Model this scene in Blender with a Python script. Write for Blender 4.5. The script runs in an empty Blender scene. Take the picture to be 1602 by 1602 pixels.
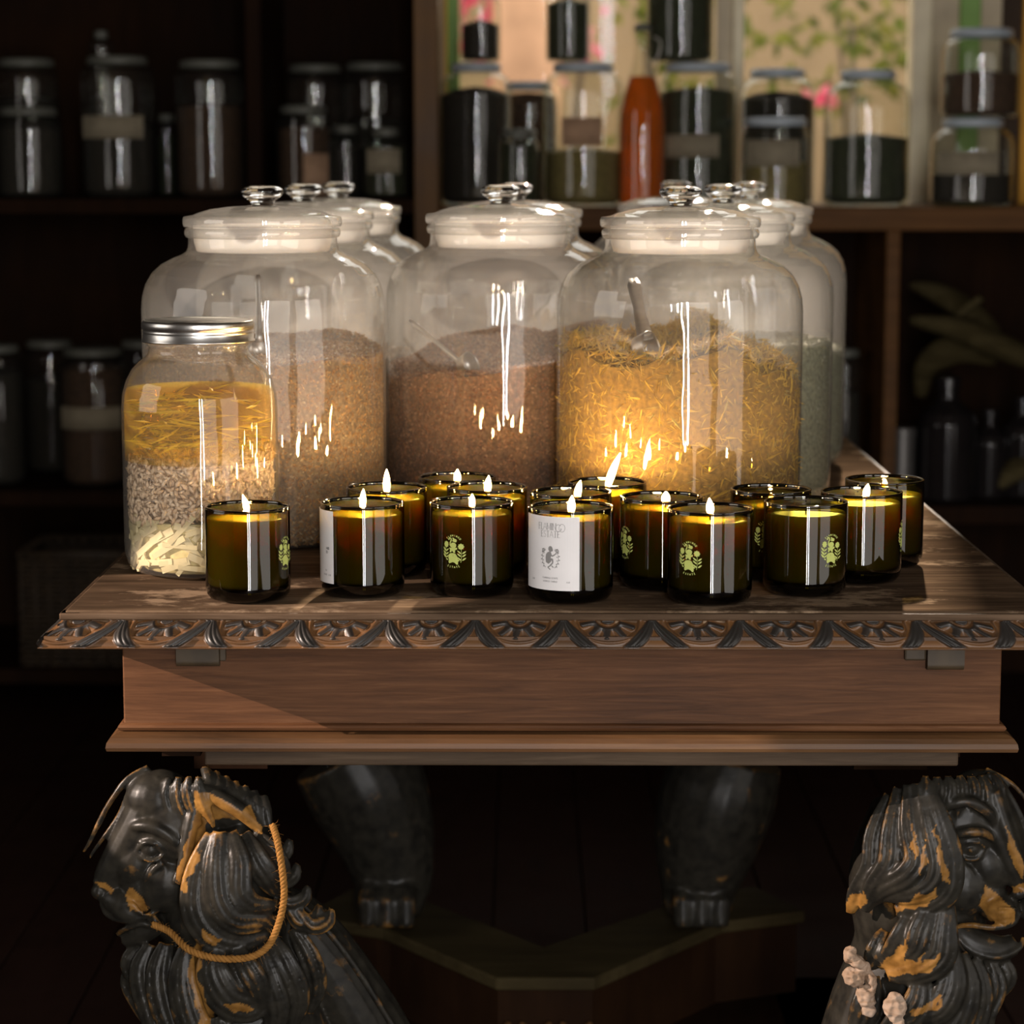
import bpy, math, random
import numpy as np
from mathutils import Vector, Matrix, Euler
from mathutils import noise as mnoise
random.seed(7); RNG = np.random.default_rng(7)
PI = math.pi
S = bpy.context.scene
COL = S.collection

# ------------------------------------------------------------------ camera
F = 3750.0
CAMZ = 1.21
PITCH = math.atan(539 / F); YAW = math.atan(19 / F)
cam_data = bpy.data.cameras.new('camera'); cam = bpy.data.objects.new('camera', cam_data); COL.objects.link(cam)
cam.location = (0, 0, CAMZ)
cam.rotation_euler = Euler((PI / 2 - PITCH, 0, YAW), 'XYZ')
cam_data.sensor_width = 36; cam_data.lens = F / 1602 * 36
cam_data.clip_start = 0.05; cam_data.clip_end = 200
cam_data.dof.use_dof = True; cam_data.dof.focus_distance = 2.47; cam_data.dof.aperture_fstop = 5.6
S.camera = cam
CR = cam.rotation_euler.to_matrix()
def ray(px, py): return CR @ Vector(((px - 801) / F, -(py - 801) / F, -1))
def at_y(px, py, Y):
    d = ray(px, py); return Vector((0, 0, CAMZ)) + d * (Y / d.y)
def at_z(px, py, z):
    d = ray(px, py); return Vector((0, 0, CAMZ)) + d * ((z - CAMZ) / d.z)

# ------------------------------------------------------------------ view, world, lights
S.view_settings.view_transform = 'Standard'; S.view_settings.look = 'None'
S.view_settings.gamma = 1; S.view_settings.use_curve_mapping = False
S.view_settings.exposure = 0.0
cy = S.cycles
cy.max_bounces = 12; cy.diffuse_bounces = 3; cy.glossy_bounces = 5; cy.transmission_bounces = 10
cy.transparent_max_bounces = 40; cy.sample_clamp_indirect = 5; cy.blur_glossy = 0.6
cy.use_denoising = True
W = bpy.data.worlds.new('sky'); S.world = W; W.use_nodes = True
bg = W.node_tree.nodes['Background']; bg.inputs[0].default_value = (1.0, .93, .86, 1); bg.inputs[1].default_value = 1.95
def light(name, kind, loc, aim, energy, color=(1, 1, 1), **kw):
    d = bpy.data.lights.new(name, kind); o = bpy.data.objects.new(name, d); COL.objects.link(o)
    o.location = loc; d.energy = energy; d.color = color
    o.rotation_euler = (Vector(aim) - Vector(loc)).to_track_quat('-Z', 'Y').to_euler()
    for k, v in kw.items(): setattr(d, k, v)
    return o
# low sun coming in through the garden window behind the jars
light('sun', 'SUN', (1.2, 9, 4), (1.2 - .14, 8.0, 4 - .46), 13.5, (1.0, .82, .68), angle=.02)
# narrow beam from the left that rakes the apron below the table top
light('raking_lamp', 'SPOT', (-3.25, 1.58, 1.72), (-.30, 2.38, .655), 1100, (1.0, .80, .68), spot_size=.125, spot_blend=.10, shadow_soft_size=.004)
# unseen strip lights added behind the camera to put bright streaks on the glass
light('added_streak_light', 'AREA', (.13, -.95, 1.18), (.13, 2.4, 1.18), 30, (1.0, .90, .80), shape='RECTANGLE', size=.045, size_y=2.2)
light('added_streak_light', 'AREA', (.42, -.95, 1.18), (.42, 2.4, 1.18), 34, (.90, .93, 1.0), shape='RECTANGLE', size=.06, size_y=2.2)
RX0, RX1, RY0, RY1, RZ = -2.6, 2.6, -1.4, 5.72, 3.0
WINX0, WINX1, WINZ0, WINZ1 = -.185, 1.02, 1.09, 2.75
def portal(loc, aim, sx, sy):
    o = light('window_portal', 'AREA', loc, aim, 1, shape='RECTANGLE', size=sx, size_y=sy); o.data.cycles.is_portal = True
portal((RX0, 1.75, 1.65), (0, 1.75, 1.65), 1.7, 1.5)
portal((1.15, RY0, 1.2), (1.15, 2, 1.2), 2.1, 2.4)
portal((RX1, -.05, 1.23), (0, -.05, 1.23), 2.5, 2.34)
portal(((WINX0 + WINX1) / 2, RY1 + .06, 1.92), ((WINX0 + WINX1) / 2, 2, 1.92), 1.2, 1.66)

# ------------------------------------------------------------------ materials
def mat(name):
    m = bpy.data.materials.new(name); m.use_nodes = True; nt = m.node_tree; nt.nodes.clear()
    out = nt.nodes.new('ShaderNodeOutputMaterial'); return m, nt, out
def N(nt, t, **kw):
    n = nt.nodes.new(t)
    for k, v in kw.items(): setattr(n, k, v)
    return n
def ramp(nt, stops):
    r = N(nt, 'ShaderNodeValToRGB'); e = r.color_ramp.elements
    while len(e) < len(stops): e.new(.5)
    for k, (p, c) in enumerate(stops): e[k].position = p; e[k].color = (*c, 1)
    return r
def coords(nt, scale=(1, 1, 1), rot=(0, 0, 0)):
    tc = N(nt, 'ShaderNodeTexCoord'); mp = N(nt, 'ShaderNodeMapping')
    mp.inputs['Scale'].default_value = scale; mp.inputs['Rotation'].default_value = rot
    nt.links.new(tc.outputs['Object'], mp.inputs[0]); return mp.outputs[0]
def principled(nt, out, **kw):
    b = N(nt, 'ShaderNodeBsdfPrincipled'); nt.links.new(b.outputs[0], out.inputs[0])
    for k, v in kw.items(): b.inputs[k.replace('_', ' ')].default_value = v
    return b
def add_bump(nt, b, src, strength=.3, dist=.001):
    bp = N(nt, 'ShaderNodeBump'); bp.inputs['Strength'].default_value = strength; bp.inputs['Distance'].default_value = dist
    nt.links.new(src, bp.inputs['Height']); nt.links.new(bp.outputs[0], b.inputs['Normal'])
def wood(name, dark, mid, lite, scale=(4, 60, 60), rough=.5, bump=.3, patches=None, spec=.5, bscale=3):
    m, nt, out = mat(name); v = coords(nt, scale)
    n1 = N(nt, 'ShaderNodeTexNoise'); n1.inputs['Scale'].default_value = 1; n1.inputs['Detail'].default_value = 8; n1.inputs['Roughness'].default_value = .65; n1.inputs['Distortion'].default_value = .6
    nt.links.new(v, n1.inputs['Vector'])
    v2 = coords(nt, (bscale, bscale * 1.6, bscale * 1.6)); n2 = N(nt, 'ShaderNodeTexNoise'); n2.inputs['Scale'].default_value = 1.4; n2.inputs['Detail'].default_value = 5
    nt.links.new(v2, n2.inputs['Vector'])
    mx = N(nt, 'ShaderNodeMix'); mx.inputs[0].default_value = .5
    nt.links.new(n1.outputs[0], mx.inputs[2]); nt.links.new(n2.outputs[0], mx.inputs[3])
    r = ramp(nt, [(.32, dark), (.5, mid), (.68, lite)]); nt.links.new(mx.outputs[0], r.inputs[0])
    b = principled(nt, out, Roughness=rough); b.inputs['Specular IOR Level'].default_value = spec
    cout = r.outputs[0]
    if patches:
        n3 = N(nt, 'ShaderNodeTexNoise'); n3.inputs['Scale'].default_value = patches[1]; n3.inputs['Detail'].default_value = 9; n3.inputs['Roughness'].default_value = .7
        nt.links.new(v2, n3.inputs['Vector']); r3 = ramp(nt, [(patches[2], (0, 0, 0)), (patches[2] + .07, (1, 1, 1))]); nt.links.new(n3.outputs[0], r3.inputs[0])
        m2 = N(nt, 'ShaderNodeMix', data_type='RGBA'); nt.links.new(r3.outputs[0], m2.inputs[0]); nt.links.new(cout, m2.inputs[6]); m2.inputs[7].default_value = (*patches[0], 1)
        cout = m2.outputs[2]
    nt.links.new(cout, b.inputs['Base Color'])
    rr = N(nt, 'ShaderNodeMapRange'); rr.inputs[3].default_value = rough - .12; rr.inputs[4].default_value = rough + .2
    nt.links.new(n2.outputs[0], rr.inputs[0]); nt.links.new(rr.outputs[0], b.inputs['Roughness'])
    add_bump(nt, b, n1.outputs[0], bump, .0012); return m
def plain(name, c, rough=.5, metal=0, vary=.15, nscale=40, bump=.1, **kw):
    m, nt, out = mat(name); v = coords(nt); n = N(nt, 'ShaderNodeTexNoise'); n.inputs['Scale'].default_value = nscale; n.inputs['Detail'].default_value = 5
    nt.links.new(v, n.inputs['Vector'])
    r = ramp(nt, [(.3, tuple(x * (1 - vary) for x in c)), (.7, tuple(min(1, x * (1 + vary)) for x in c))]); nt.links.new(n.outputs[0], r.inputs[0])
    b = principled(nt, out, Roughness=rough, Metallic=metal); nt.links.new(r.outputs[0], b.inputs['Base Color'])
    for k, val in kw.items(): b.inputs[k.replace('_', ' ')].default_value = val
    if bump: add_bump(nt, b, n.outputs[0], bump, .0008)
    return m
def thin_glass(name, tint=(.97, .985, .975), edge=(.62, .70, .66), haze=.03, base=.075, rough=.015, wav=.0, hazecol=(.9, .9, .88)):
    """thin-walled glass: see-through with Fresnel reflection, denser towards its edges"""
    m, nt, out = mat(name); lw = N(nt, 'ShaderNodeLayerWeight'); lw.inputs[0].default_value = .5
    p = N(nt, 'ShaderNodeMath', operation='POWER'); nt.links.new(lw.outputs['Facing'], p.inputs[0]); p.inputs[1].default_value = 4
    mr = N(nt, 'ShaderNodeMapRange'); mr.inputs[3].default_value = base; mr.inputs[4].default_value = .95; nt.links.new(p.outputs[0], mr.inputs[0])
    p2 = N(nt, 'ShaderNodeMath', operation='POWER'); nt.links.new(lw.outputs['Facing'], p2.inputs[0]); p2.inputs[1].default_value = 3
    cm = N(nt, 'ShaderNodeMix', data_type='RGBA'); nt.links.new(p2.outputs[0], cm.inputs[0]); cm.inputs[6].default_value = (*tint, 1); cm.inputs[7].default_value = (*edge, 1)
    tr = N(nt, 'ShaderNodeBsdfTransparent'); nt.links.new(cm.outputs[2], tr.inputs[0])
    gl = N(nt, 'ShaderNodeBsdfGlossy'); gl.inputs['Roughness'].default_value = rough
    if wav:
        n = N(nt, 'ShaderNodeTexNoise'); n.inputs['Scale'].default_value = 1; n.inputs['Detail'].default_value = 2
        nt.links.new(coords(nt, (22, 22, 6)), n.inputs['Vector'])
        bp = N(nt, 'ShaderNodeBump'); bp.inputs['Strength'].default_value = wav; bp.inputs['Distance'].default_value = .004
        nt.links.new(n.outputs[0], bp.inputs['Height']); nt.links.new(bp.outputs[0], gl.inputs['Normal'])
    m1 = N(nt, 'ShaderNodeMixShader'); nt.links.new(mr.outputs[0], m1.inputs[0]); nt.links.new(tr.outputs[0], m1.inputs[1]); nt.links.new(gl.outputs[0], m1.inputs[2])
    df = N(nt, 'ShaderNodeBsdfTranslucent'); df.inputs[0].default_value = (*hazecol, 1); d2 = N(nt, 'ShaderNodeBsdfDiffuse'); d2.inputs[0].default_value = (*hazecol, 1)
    hm = N(nt, 'ShaderNodeMixShader'); hm.inputs[0].default_value = .5; nt.links.new(df.outputs[0], hm.inputs[1]); nt.links.new(d2.outputs[0], hm.inputs[2])
    m2 = N(nt, 'ShaderNodeMixShader'); m2.inputs[0].default_value = haze; nt.links.new(m1.outputs[0], m2.inputs[1]); nt.links.new(hm.outputs[0], m2.inputs[2])
    nt.links.new(m2.outputs[0], out.inputs[0]); return m
def solid_glass(name, c=(.96, .99, .975), rough=0.0):
    m, nt, out = mat(name); b = principled(nt, out, Roughness=rough, IOR=1.47); b.inputs['Transmission Weight'].default_value = 1
    n = N(nt, 'ShaderNodeTexNoise'); n.inputs['Scale'].default_value = 30; nt.links.new(coords(nt), n.inputs['Vector'])
    r = ramp(nt, [(.3, tuple(x * .97 for x in c)), (.7, c)]); nt.links.new(n.outputs[0], r.inputs[0]); nt.links.new(r.outputs[0], b.inputs['Base Color']); return m
def frosted(name, c=(.97, .94, .92), see=.42):
    m, nt, out = mat(name)
    a = N(nt, 'ShaderNodeBsdfTranslucent'); d = N(nt, 'ShaderNodeBsdfDiffuse'); t = N(nt, 'ShaderNodeBsdfTransparent')
    n = N(nt, 'ShaderNodeTexNoise'); n.inputs['Scale'].default_value = 60; nt.links.new(coords(nt), n.inputs['Vector'])
    r = ramp(nt, [(.3, tuple(x * .9 for x in c)), (.7, c)]); nt.links.new(n.outputs[0], r.inputs[0])
    nt.links.new(r.outputs[0], a.inputs[0]); nt.links.new(r.outputs[0], d.inputs[0])
    m1 = N(nt, 'ShaderNodeMixShader'); m1.inputs[0].default_value = .45; nt.links.new(a.outputs[0], m1.inputs[1]); nt.links.new(d.outputs[0], m1.inputs[2])
    m2 = N(nt, 'ShaderNodeMixShader'); m2.inputs[0].default_value = see; nt.links.new(m1.outputs[0], m2.inputs[1]); nt.links.new(t.outputs[0], m2.inputs[2])
    nt.links.new(m2.outputs[0], out.inputs[0]); return m
def grains(name, stops, rough=.8, translucent=0, spec=.2):
    """loose plant matter: every piece its own tone"""
    m, nt, out = mat(name); g = N(nt, 'ShaderNodeNewGeometry'); r = ramp(nt, stops)
    nt.links.new(g.outputs['Random Per Island'], r.inputs[0])
    b = principled(nt, out, Roughness=rough); b.inputs['Specular IOR Level'].default_value = spec; nt.links.new(r.outputs[0], b.inputs['Base Color'])
    if translucent:
        t = N(nt, 'ShaderNodeBsdfTranslucent'); nt.links.new(r.outputs[0], t.inputs[0]); mx = N(nt, 'ShaderNodeMixShader'); mx.inputs[0].default_value = translucent
        nt.links.new(b.outputs[0], mx.inputs[1]); nt.links.new(t.outputs[0], mx.inputs[2]); nt.links.new(mx.outputs[0], out.inputs[0])
    return m

M = {}
M['top'] = wood('weathered_table_top', (.030, .020, .013), (.105, .068, .042), (.27, .18, .11), (5, 38, 60), .66, .5, ((.30, .21, .135), 2.6, .55), .0)
M['top_edge'] = wood('worn_top_fillet', (.03, .02, .013), (.08, .05, .03), (.19, .125, .08), (5, 60, 80), .6, .5, spec=.05)
M['apron'] = wood('brown_apron_wood', (.045, .018, .007), (.112, .047, .019), (.21, .098, .044), (9, 130, 190), .55, .3, None, .16, 2.2)
M['mould'] = wood('ochre_moulding_wood', (.04, .02, .009), (.10, .047, .018), (.18, .092, .036), (4, 70, 90), .45, .25, spec=.3)
M['strip'] = wood('grey_brown_strip_wood', (.035, .022, .013), (.075, .048, .028), (.14, .095, .06), (6, 90, 120), .6, .5, spec=.2)
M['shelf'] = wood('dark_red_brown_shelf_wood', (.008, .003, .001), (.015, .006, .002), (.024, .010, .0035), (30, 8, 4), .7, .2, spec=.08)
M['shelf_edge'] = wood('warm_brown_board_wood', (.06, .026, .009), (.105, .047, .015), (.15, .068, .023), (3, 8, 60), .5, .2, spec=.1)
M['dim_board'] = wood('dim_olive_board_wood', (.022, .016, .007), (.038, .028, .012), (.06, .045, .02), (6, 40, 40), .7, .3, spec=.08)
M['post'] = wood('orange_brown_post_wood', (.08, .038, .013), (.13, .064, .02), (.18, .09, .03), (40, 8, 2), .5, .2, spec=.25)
M['floor'] = wood('dark_floor_wood', (.016, .007, .005), (.028, .012, .008), (.018, .007, .004), (40, 3, 10), .6, .2, spec=.1)
M['wall'] = plain('dim_brown_plaster', (.05, .032, .02), .9, nscale=8)
M['ochre_wall'] = plain('ochre_plaster', (.85, .43, .06), .85, nscale=6)
M['yellow_paint'] = plain('yellow_window_paint', (.88, .52, .02), .5, nscale=10)
M['green_paint'] = plain('green_window_paint', (.22, .42, .08), .5, nscale=10)
M['taupe_paint'] = plain('taupe_window_paint', (.58, .48, .32), .5, nscale=10)
M['cream_paint'] = plain('cream_window_paint', (.9, .78, .55), .5, nscale=10)
M['jar_glass'] = thin_glass('clear_jar_glass', tint=(.98, .98, .97), edge=(.68, .70, .66), hazecol=(.95, .90, .86), haze=.078, base=.085, wav=.35)
M['small_glass'] = thin_glass('shelf_jar_glass', tint=(.95, .96, .92), haze=.010, base=.055, wav=.25)
M['pane'] = thin_glass('window_pane_glass', haze=.004, base=.003, edge=(.9, .92, .9))
M['solid_glass'] = solid_glass('thick_clear_glass')
M['rim_glass'] = thin_glass('thick_rim_glass', tint=(.96, .96, .95), edge=(.55, .60, .57), hazecol=(.98, .93, .90), haze=.16, base=.14)
M['frost'] = frosted('ground_glass')
M['cup'] = thin_glass('olive_candle_glass', tint=(.13, .112, .018), edge=(.02, .02, .003), haze=.0, base=.06, rough=.01, wav=.10)
M['cup_base'] = thin_glass('olive_candle_glass_base', tint=(.02, .02, .004), edge=(.004, .004, .001), haze=0, base=.07, rough=.02)
M['cup_lip'] = thin_glass('olive_candle_glass_lip', tint=(.45, .38, .12), edge=(.12, .10, .03), haze=0, base=.16, rough=.02)
M['lid_metal'] = plain('bright_lid_metal', (.86, .84, .80), .30, 1, .06, 60, .05)
M['steel'] = plain('brushed_steel', (.46, .43, .39), .36, 1, .1, 90, .1)
M['dull_lid'] = plain('dull_white_lid', (.12, .12, .10), .45, .0, .08)
M['grey_lid'] = plain('blue_grey_lid', (.42, .47, .52), .4, .0, .08)
M['paper'] = plain('cream_paper', (.26, .22, .15), .8)
M['tan_paper'] = plain('tan_paper', (.42, .26, .16), .8)
M['label_paper'] = plain('white_label_paper', (.86, .83, .82), .6, vary=.03)
M['ink'] = plain('silver_grey_ink', (.27, .26, .25), .45, vary=.05)
M['dark_ink'] = plain('dark_grey_ink', (.16, .15, .15), .5, vary=.05)
M['print'] = plain('lime_green_print', (.56, .62, .16), .6, vary=.05, bump=0)
M['iron'] = plain('brown_runner_wood', (.055, .036, .017), .6, 0, .3)
M['rope'] = grains('orange_jute', [(0, (.22, .10, .02)), (.5, (.32, .15, .035)), (1, (.18, .075, .018))])
M['wick'] = plain('burnt_wick', (.02, .015, .01), .9)
m, nt, out = mat('candle_wax'); M['wax'] = m
b = principled(nt, out, Roughness=.35); b.inputs['Base Color'].default_value = (.93, .80, .45, 1)
b.inputs['Subsurface Weight'].default_value = 1; b.inputs['Subsurface Radius'].default_value = (1, .68, .2); b.inputs['Subsurface Scale'].default_value = .024
n = N(nt, 'ShaderNodeTexNoise'); n.inputs['Scale'].default_value = 25; nt.links.new(coords(nt), n.inputs['Vector']); add_bump(nt, b, n.outputs[0], .15, .001)
m, nt, out = mat('candle_flame'); M['flame'] = m
lw = N(nt, 'ShaderNodeLayerWeight'); lw.inputs[0].default_value = .5
r = ramp(nt, [(0, (1, .62, .24)), (.75, (1, .50, .13)), (1, (1, .36, .05))]); nt.links.new(lw.outputs['Facing'], r.inputs[0])
mr = N(nt, 'ShaderNodeMapRange'); mr.inputs[3].default_value = 620; mr.inputs[4].default_value = 40; nt.links.new(lw.outputs['Facing'], mr.inputs[0])
e = N(nt, 'ShaderNodeEmission'); nt.links.new(r.outputs[0], e.inputs[0]); nt.links.new(mr.outputs[0], e.inputs[1]); nt.links.new(e.outputs[0], out.inputs[0])
def liquid(name, c, see=.6, edge=None):
    m = thin_glass(name, tint=c, edge=edge or tuple(x * .6 for x in c), haze=1 - see, base=.05, hazecol=tuple(min(1, x * 1.0) for x in c)); return m
M['oil'] = liquid('amber_oil', (.96, .62, .05), .72)
M['orange_liquid'] = liquid('orange_liquid', (.80, .31, .025), .62)
M['seeds'] = grains('pale_seeds', [(0, (.66, .46, .28)), (.5, (.92, .72, .50)), (1, (.78, .54, .32))], .5, .15, .5)
M['root'] = grains('pale_root_strips', [(0, (.72, .62, .30)), (.5, (.86, .76, .46)), (1, (.62, .50, .20))], .5, .3, .5)
M['strands'] = grains('steeping_stems', [(0, (.45, .42, .03)), (.5, (.85, .72, .08)), (1, (.38, .40, .04))], .5, .4)
M['bud'] = grains('lavender_grey_buds', [(0, (.15, .075, .025)), (.4, (.32, .18, .065)), (.8, (.20, .10, .035)), (1, (.40, .31, .18))], .8)
M['russet'] = grains('russet_brown_flakes', [(0, (.12, .05, .018)), (.5, (.25, .11, .045)), (1, (.36, .21, .12))], .8)
M['yellow_herb'] = grains('golden_shredded_petals', [(0, (.36, .20, .03)), (.45, (.70, .46, .07)), (.8, (.58, .38, .09)), (1, (.34, .28, .10))], .7, .25)
M['sage'] = grains('grey_green_leaf_powder', [(0, (.16, .16, .10)), (.5, (.26, .25, .16)), (1, (.34, .33, .23))], .9)
M['dark_herb'] = plain('dark_dried_herb', (.018, .014, .009), .9, nscale=120, bump=.8, vary=.5)
M['green_herb'] = plain('dark_green_herb', (.025, .030, .012), .9, nscale=120, bump=.8, vary=.5)
M['brown_herb'] = plain('brown_herb', (.055, .028, .014), .9, nscale=120, bump=.8, vary=.5)
M['olive_herb'] = plain('olive_herb', (.18, .14, .045), .9, nscale=120, bump=.8, vary=.4)
M['pink_herb'] = plain('dusty_pink_herb', (.42, .25, .18), .9, nscale=120, bump=.8, vary=.3)
M['dark_bottle'] = plain('black_brown_bottle_glass', (.012, .010, .010), .08, 0, .1, bump=0)
M['husk'] = wood('pale_dried_palm_husk', (.025, .018, .007), (.055, .042, .017), (.12, .095, .045), (6, 60, 60), .85, .6, spec=.1)
M['tin'] = plain('dull_grey_tin', (.16, .15, .14), .4, .6)
M['wicker'] = plain('brown_wicker', (.032, .019, .008), .7, nscale=60, vary=.4)
M['leaf'] = grains('garden_leaves', [(0, (.10, .14, .02)), (.5, (.22, .27, .04)), (1, (.40, .38, .08))], .5, .5)
M['blossom'] = grains('pink_blossom', [(0, (.85, .10, .25)), (.5, (.95, .25, .38)), (1, (.9, .5, .5))], .6, .5)
M['bark'] = wood('garden_bark', (.06, .04, .03), (.12, .09, .06), (.2, .15, .1), (20, 20, 3), .9, .6)
M['stucco'] = plain('tan_stucco', (.36, .25, .14), .9, nscale=4, vary=.12)
M['gravel'] = plain('garden_ground', (.40, .31, .2), .95, nscale=20, vary=.3)
M['umbrella'] = plain('salmon_canvas', (.72, .42, .26), .9, nscale=8)

# carved black-painted wood with ochre where the paint is rubbed off the edges
m, nt, out = mat('rubbed_black_carved_wood'); M['lion'] = m
g = N(nt, 'ShaderNodeNewGeometry')
nz = N(nt, 'ShaderNodeTexNoise'); nz.inputs['Scale'].default_value = 22; nz.inputs['Detail'].default_value = 6; nz.inputs['Roughness'].default_value = .65; nt.links.new(coords(nt), nz.inputs['Vector'])
ma = N(nt, 'ShaderNodeMath', operation='MULTIPLY_ADD'); nt.links.new(nz.outputs[0], ma.inputs[0]); ma.inputs[1].default_value = .30; nt.links.new(g.outputs['Pointiness'], ma.inputs[2])
r = ramp(nt, [(.685, (0, 0, 0)), (.74, (1, 1, 1))]); nt.links.new(ma.outputs[0], r.inputs[0])
at = N(nt, 'ShaderNodeAttribute', attribute_name='bare'); mxf = N(nt, 'ShaderNodeMath', operation='MAXIMUM'); nt.links.new(r.outputs[0], mxf.inputs[0]); nt.links.new(at.outputs['Fac'], mxf.inputs[1])
nb = N(nt, 'ShaderNodeTexNoise'); nb.inputs['Scale'].default_value = 70; nb.inputs['Detail'].default_value = 4; nt.links.new(coords(nt), nb.inputs['Vector'])
rb = ramp(nt, [(.3, (.012, .011, .009)), (.7, (.028, .025, .019))]); nt.links.new(nb.outputs[0], rb.inputs[0])
ro = ramp(nt, [(.3, (.13, .06, .013)), (.7, (.32, .16, .04))]); nt.links.new(nb.outputs[0], ro.inputs[0])
mc = N(nt, 'ShaderNodeMix', data_type='RGBA'); nt.links.new(mxf.outputs[0], mc.inputs[0]); nt.links.new(rb.outputs[0], mc.inputs[6]); nt.links.new(ro.outputs[0], mc.inputs[7])
b = principled(nt, out, Roughness=.36); b.inputs['Specular IOR Level'].default_value = .20; nt.links.new(mc.outputs[2], b.inputs['Base Color']); add_bump(nt, b, nb.outputs[0], .25, .001)
M['broken'] = wood('pale_broken_wood', (.16, .09, .045), (.30, .20, .13), (.42, .33, .26), (30, 30, 120), .7, .7)
# carved border: tone follows the carver's relief
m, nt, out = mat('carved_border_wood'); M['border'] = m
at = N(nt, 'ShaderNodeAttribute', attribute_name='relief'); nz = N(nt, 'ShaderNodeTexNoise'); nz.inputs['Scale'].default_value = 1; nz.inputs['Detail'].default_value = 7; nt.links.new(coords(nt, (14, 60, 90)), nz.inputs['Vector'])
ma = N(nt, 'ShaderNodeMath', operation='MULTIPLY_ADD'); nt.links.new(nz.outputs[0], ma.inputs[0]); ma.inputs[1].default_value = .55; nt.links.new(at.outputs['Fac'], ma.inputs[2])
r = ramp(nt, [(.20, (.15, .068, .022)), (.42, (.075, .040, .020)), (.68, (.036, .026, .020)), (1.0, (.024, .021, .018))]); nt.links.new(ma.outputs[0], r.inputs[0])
b = principled(nt, out, Roughness=.42); nt.links.new(r.outputs[0], b.inputs['Base Color']); add_bump(nt, b, nz.outputs[0], .3, .001)

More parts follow.
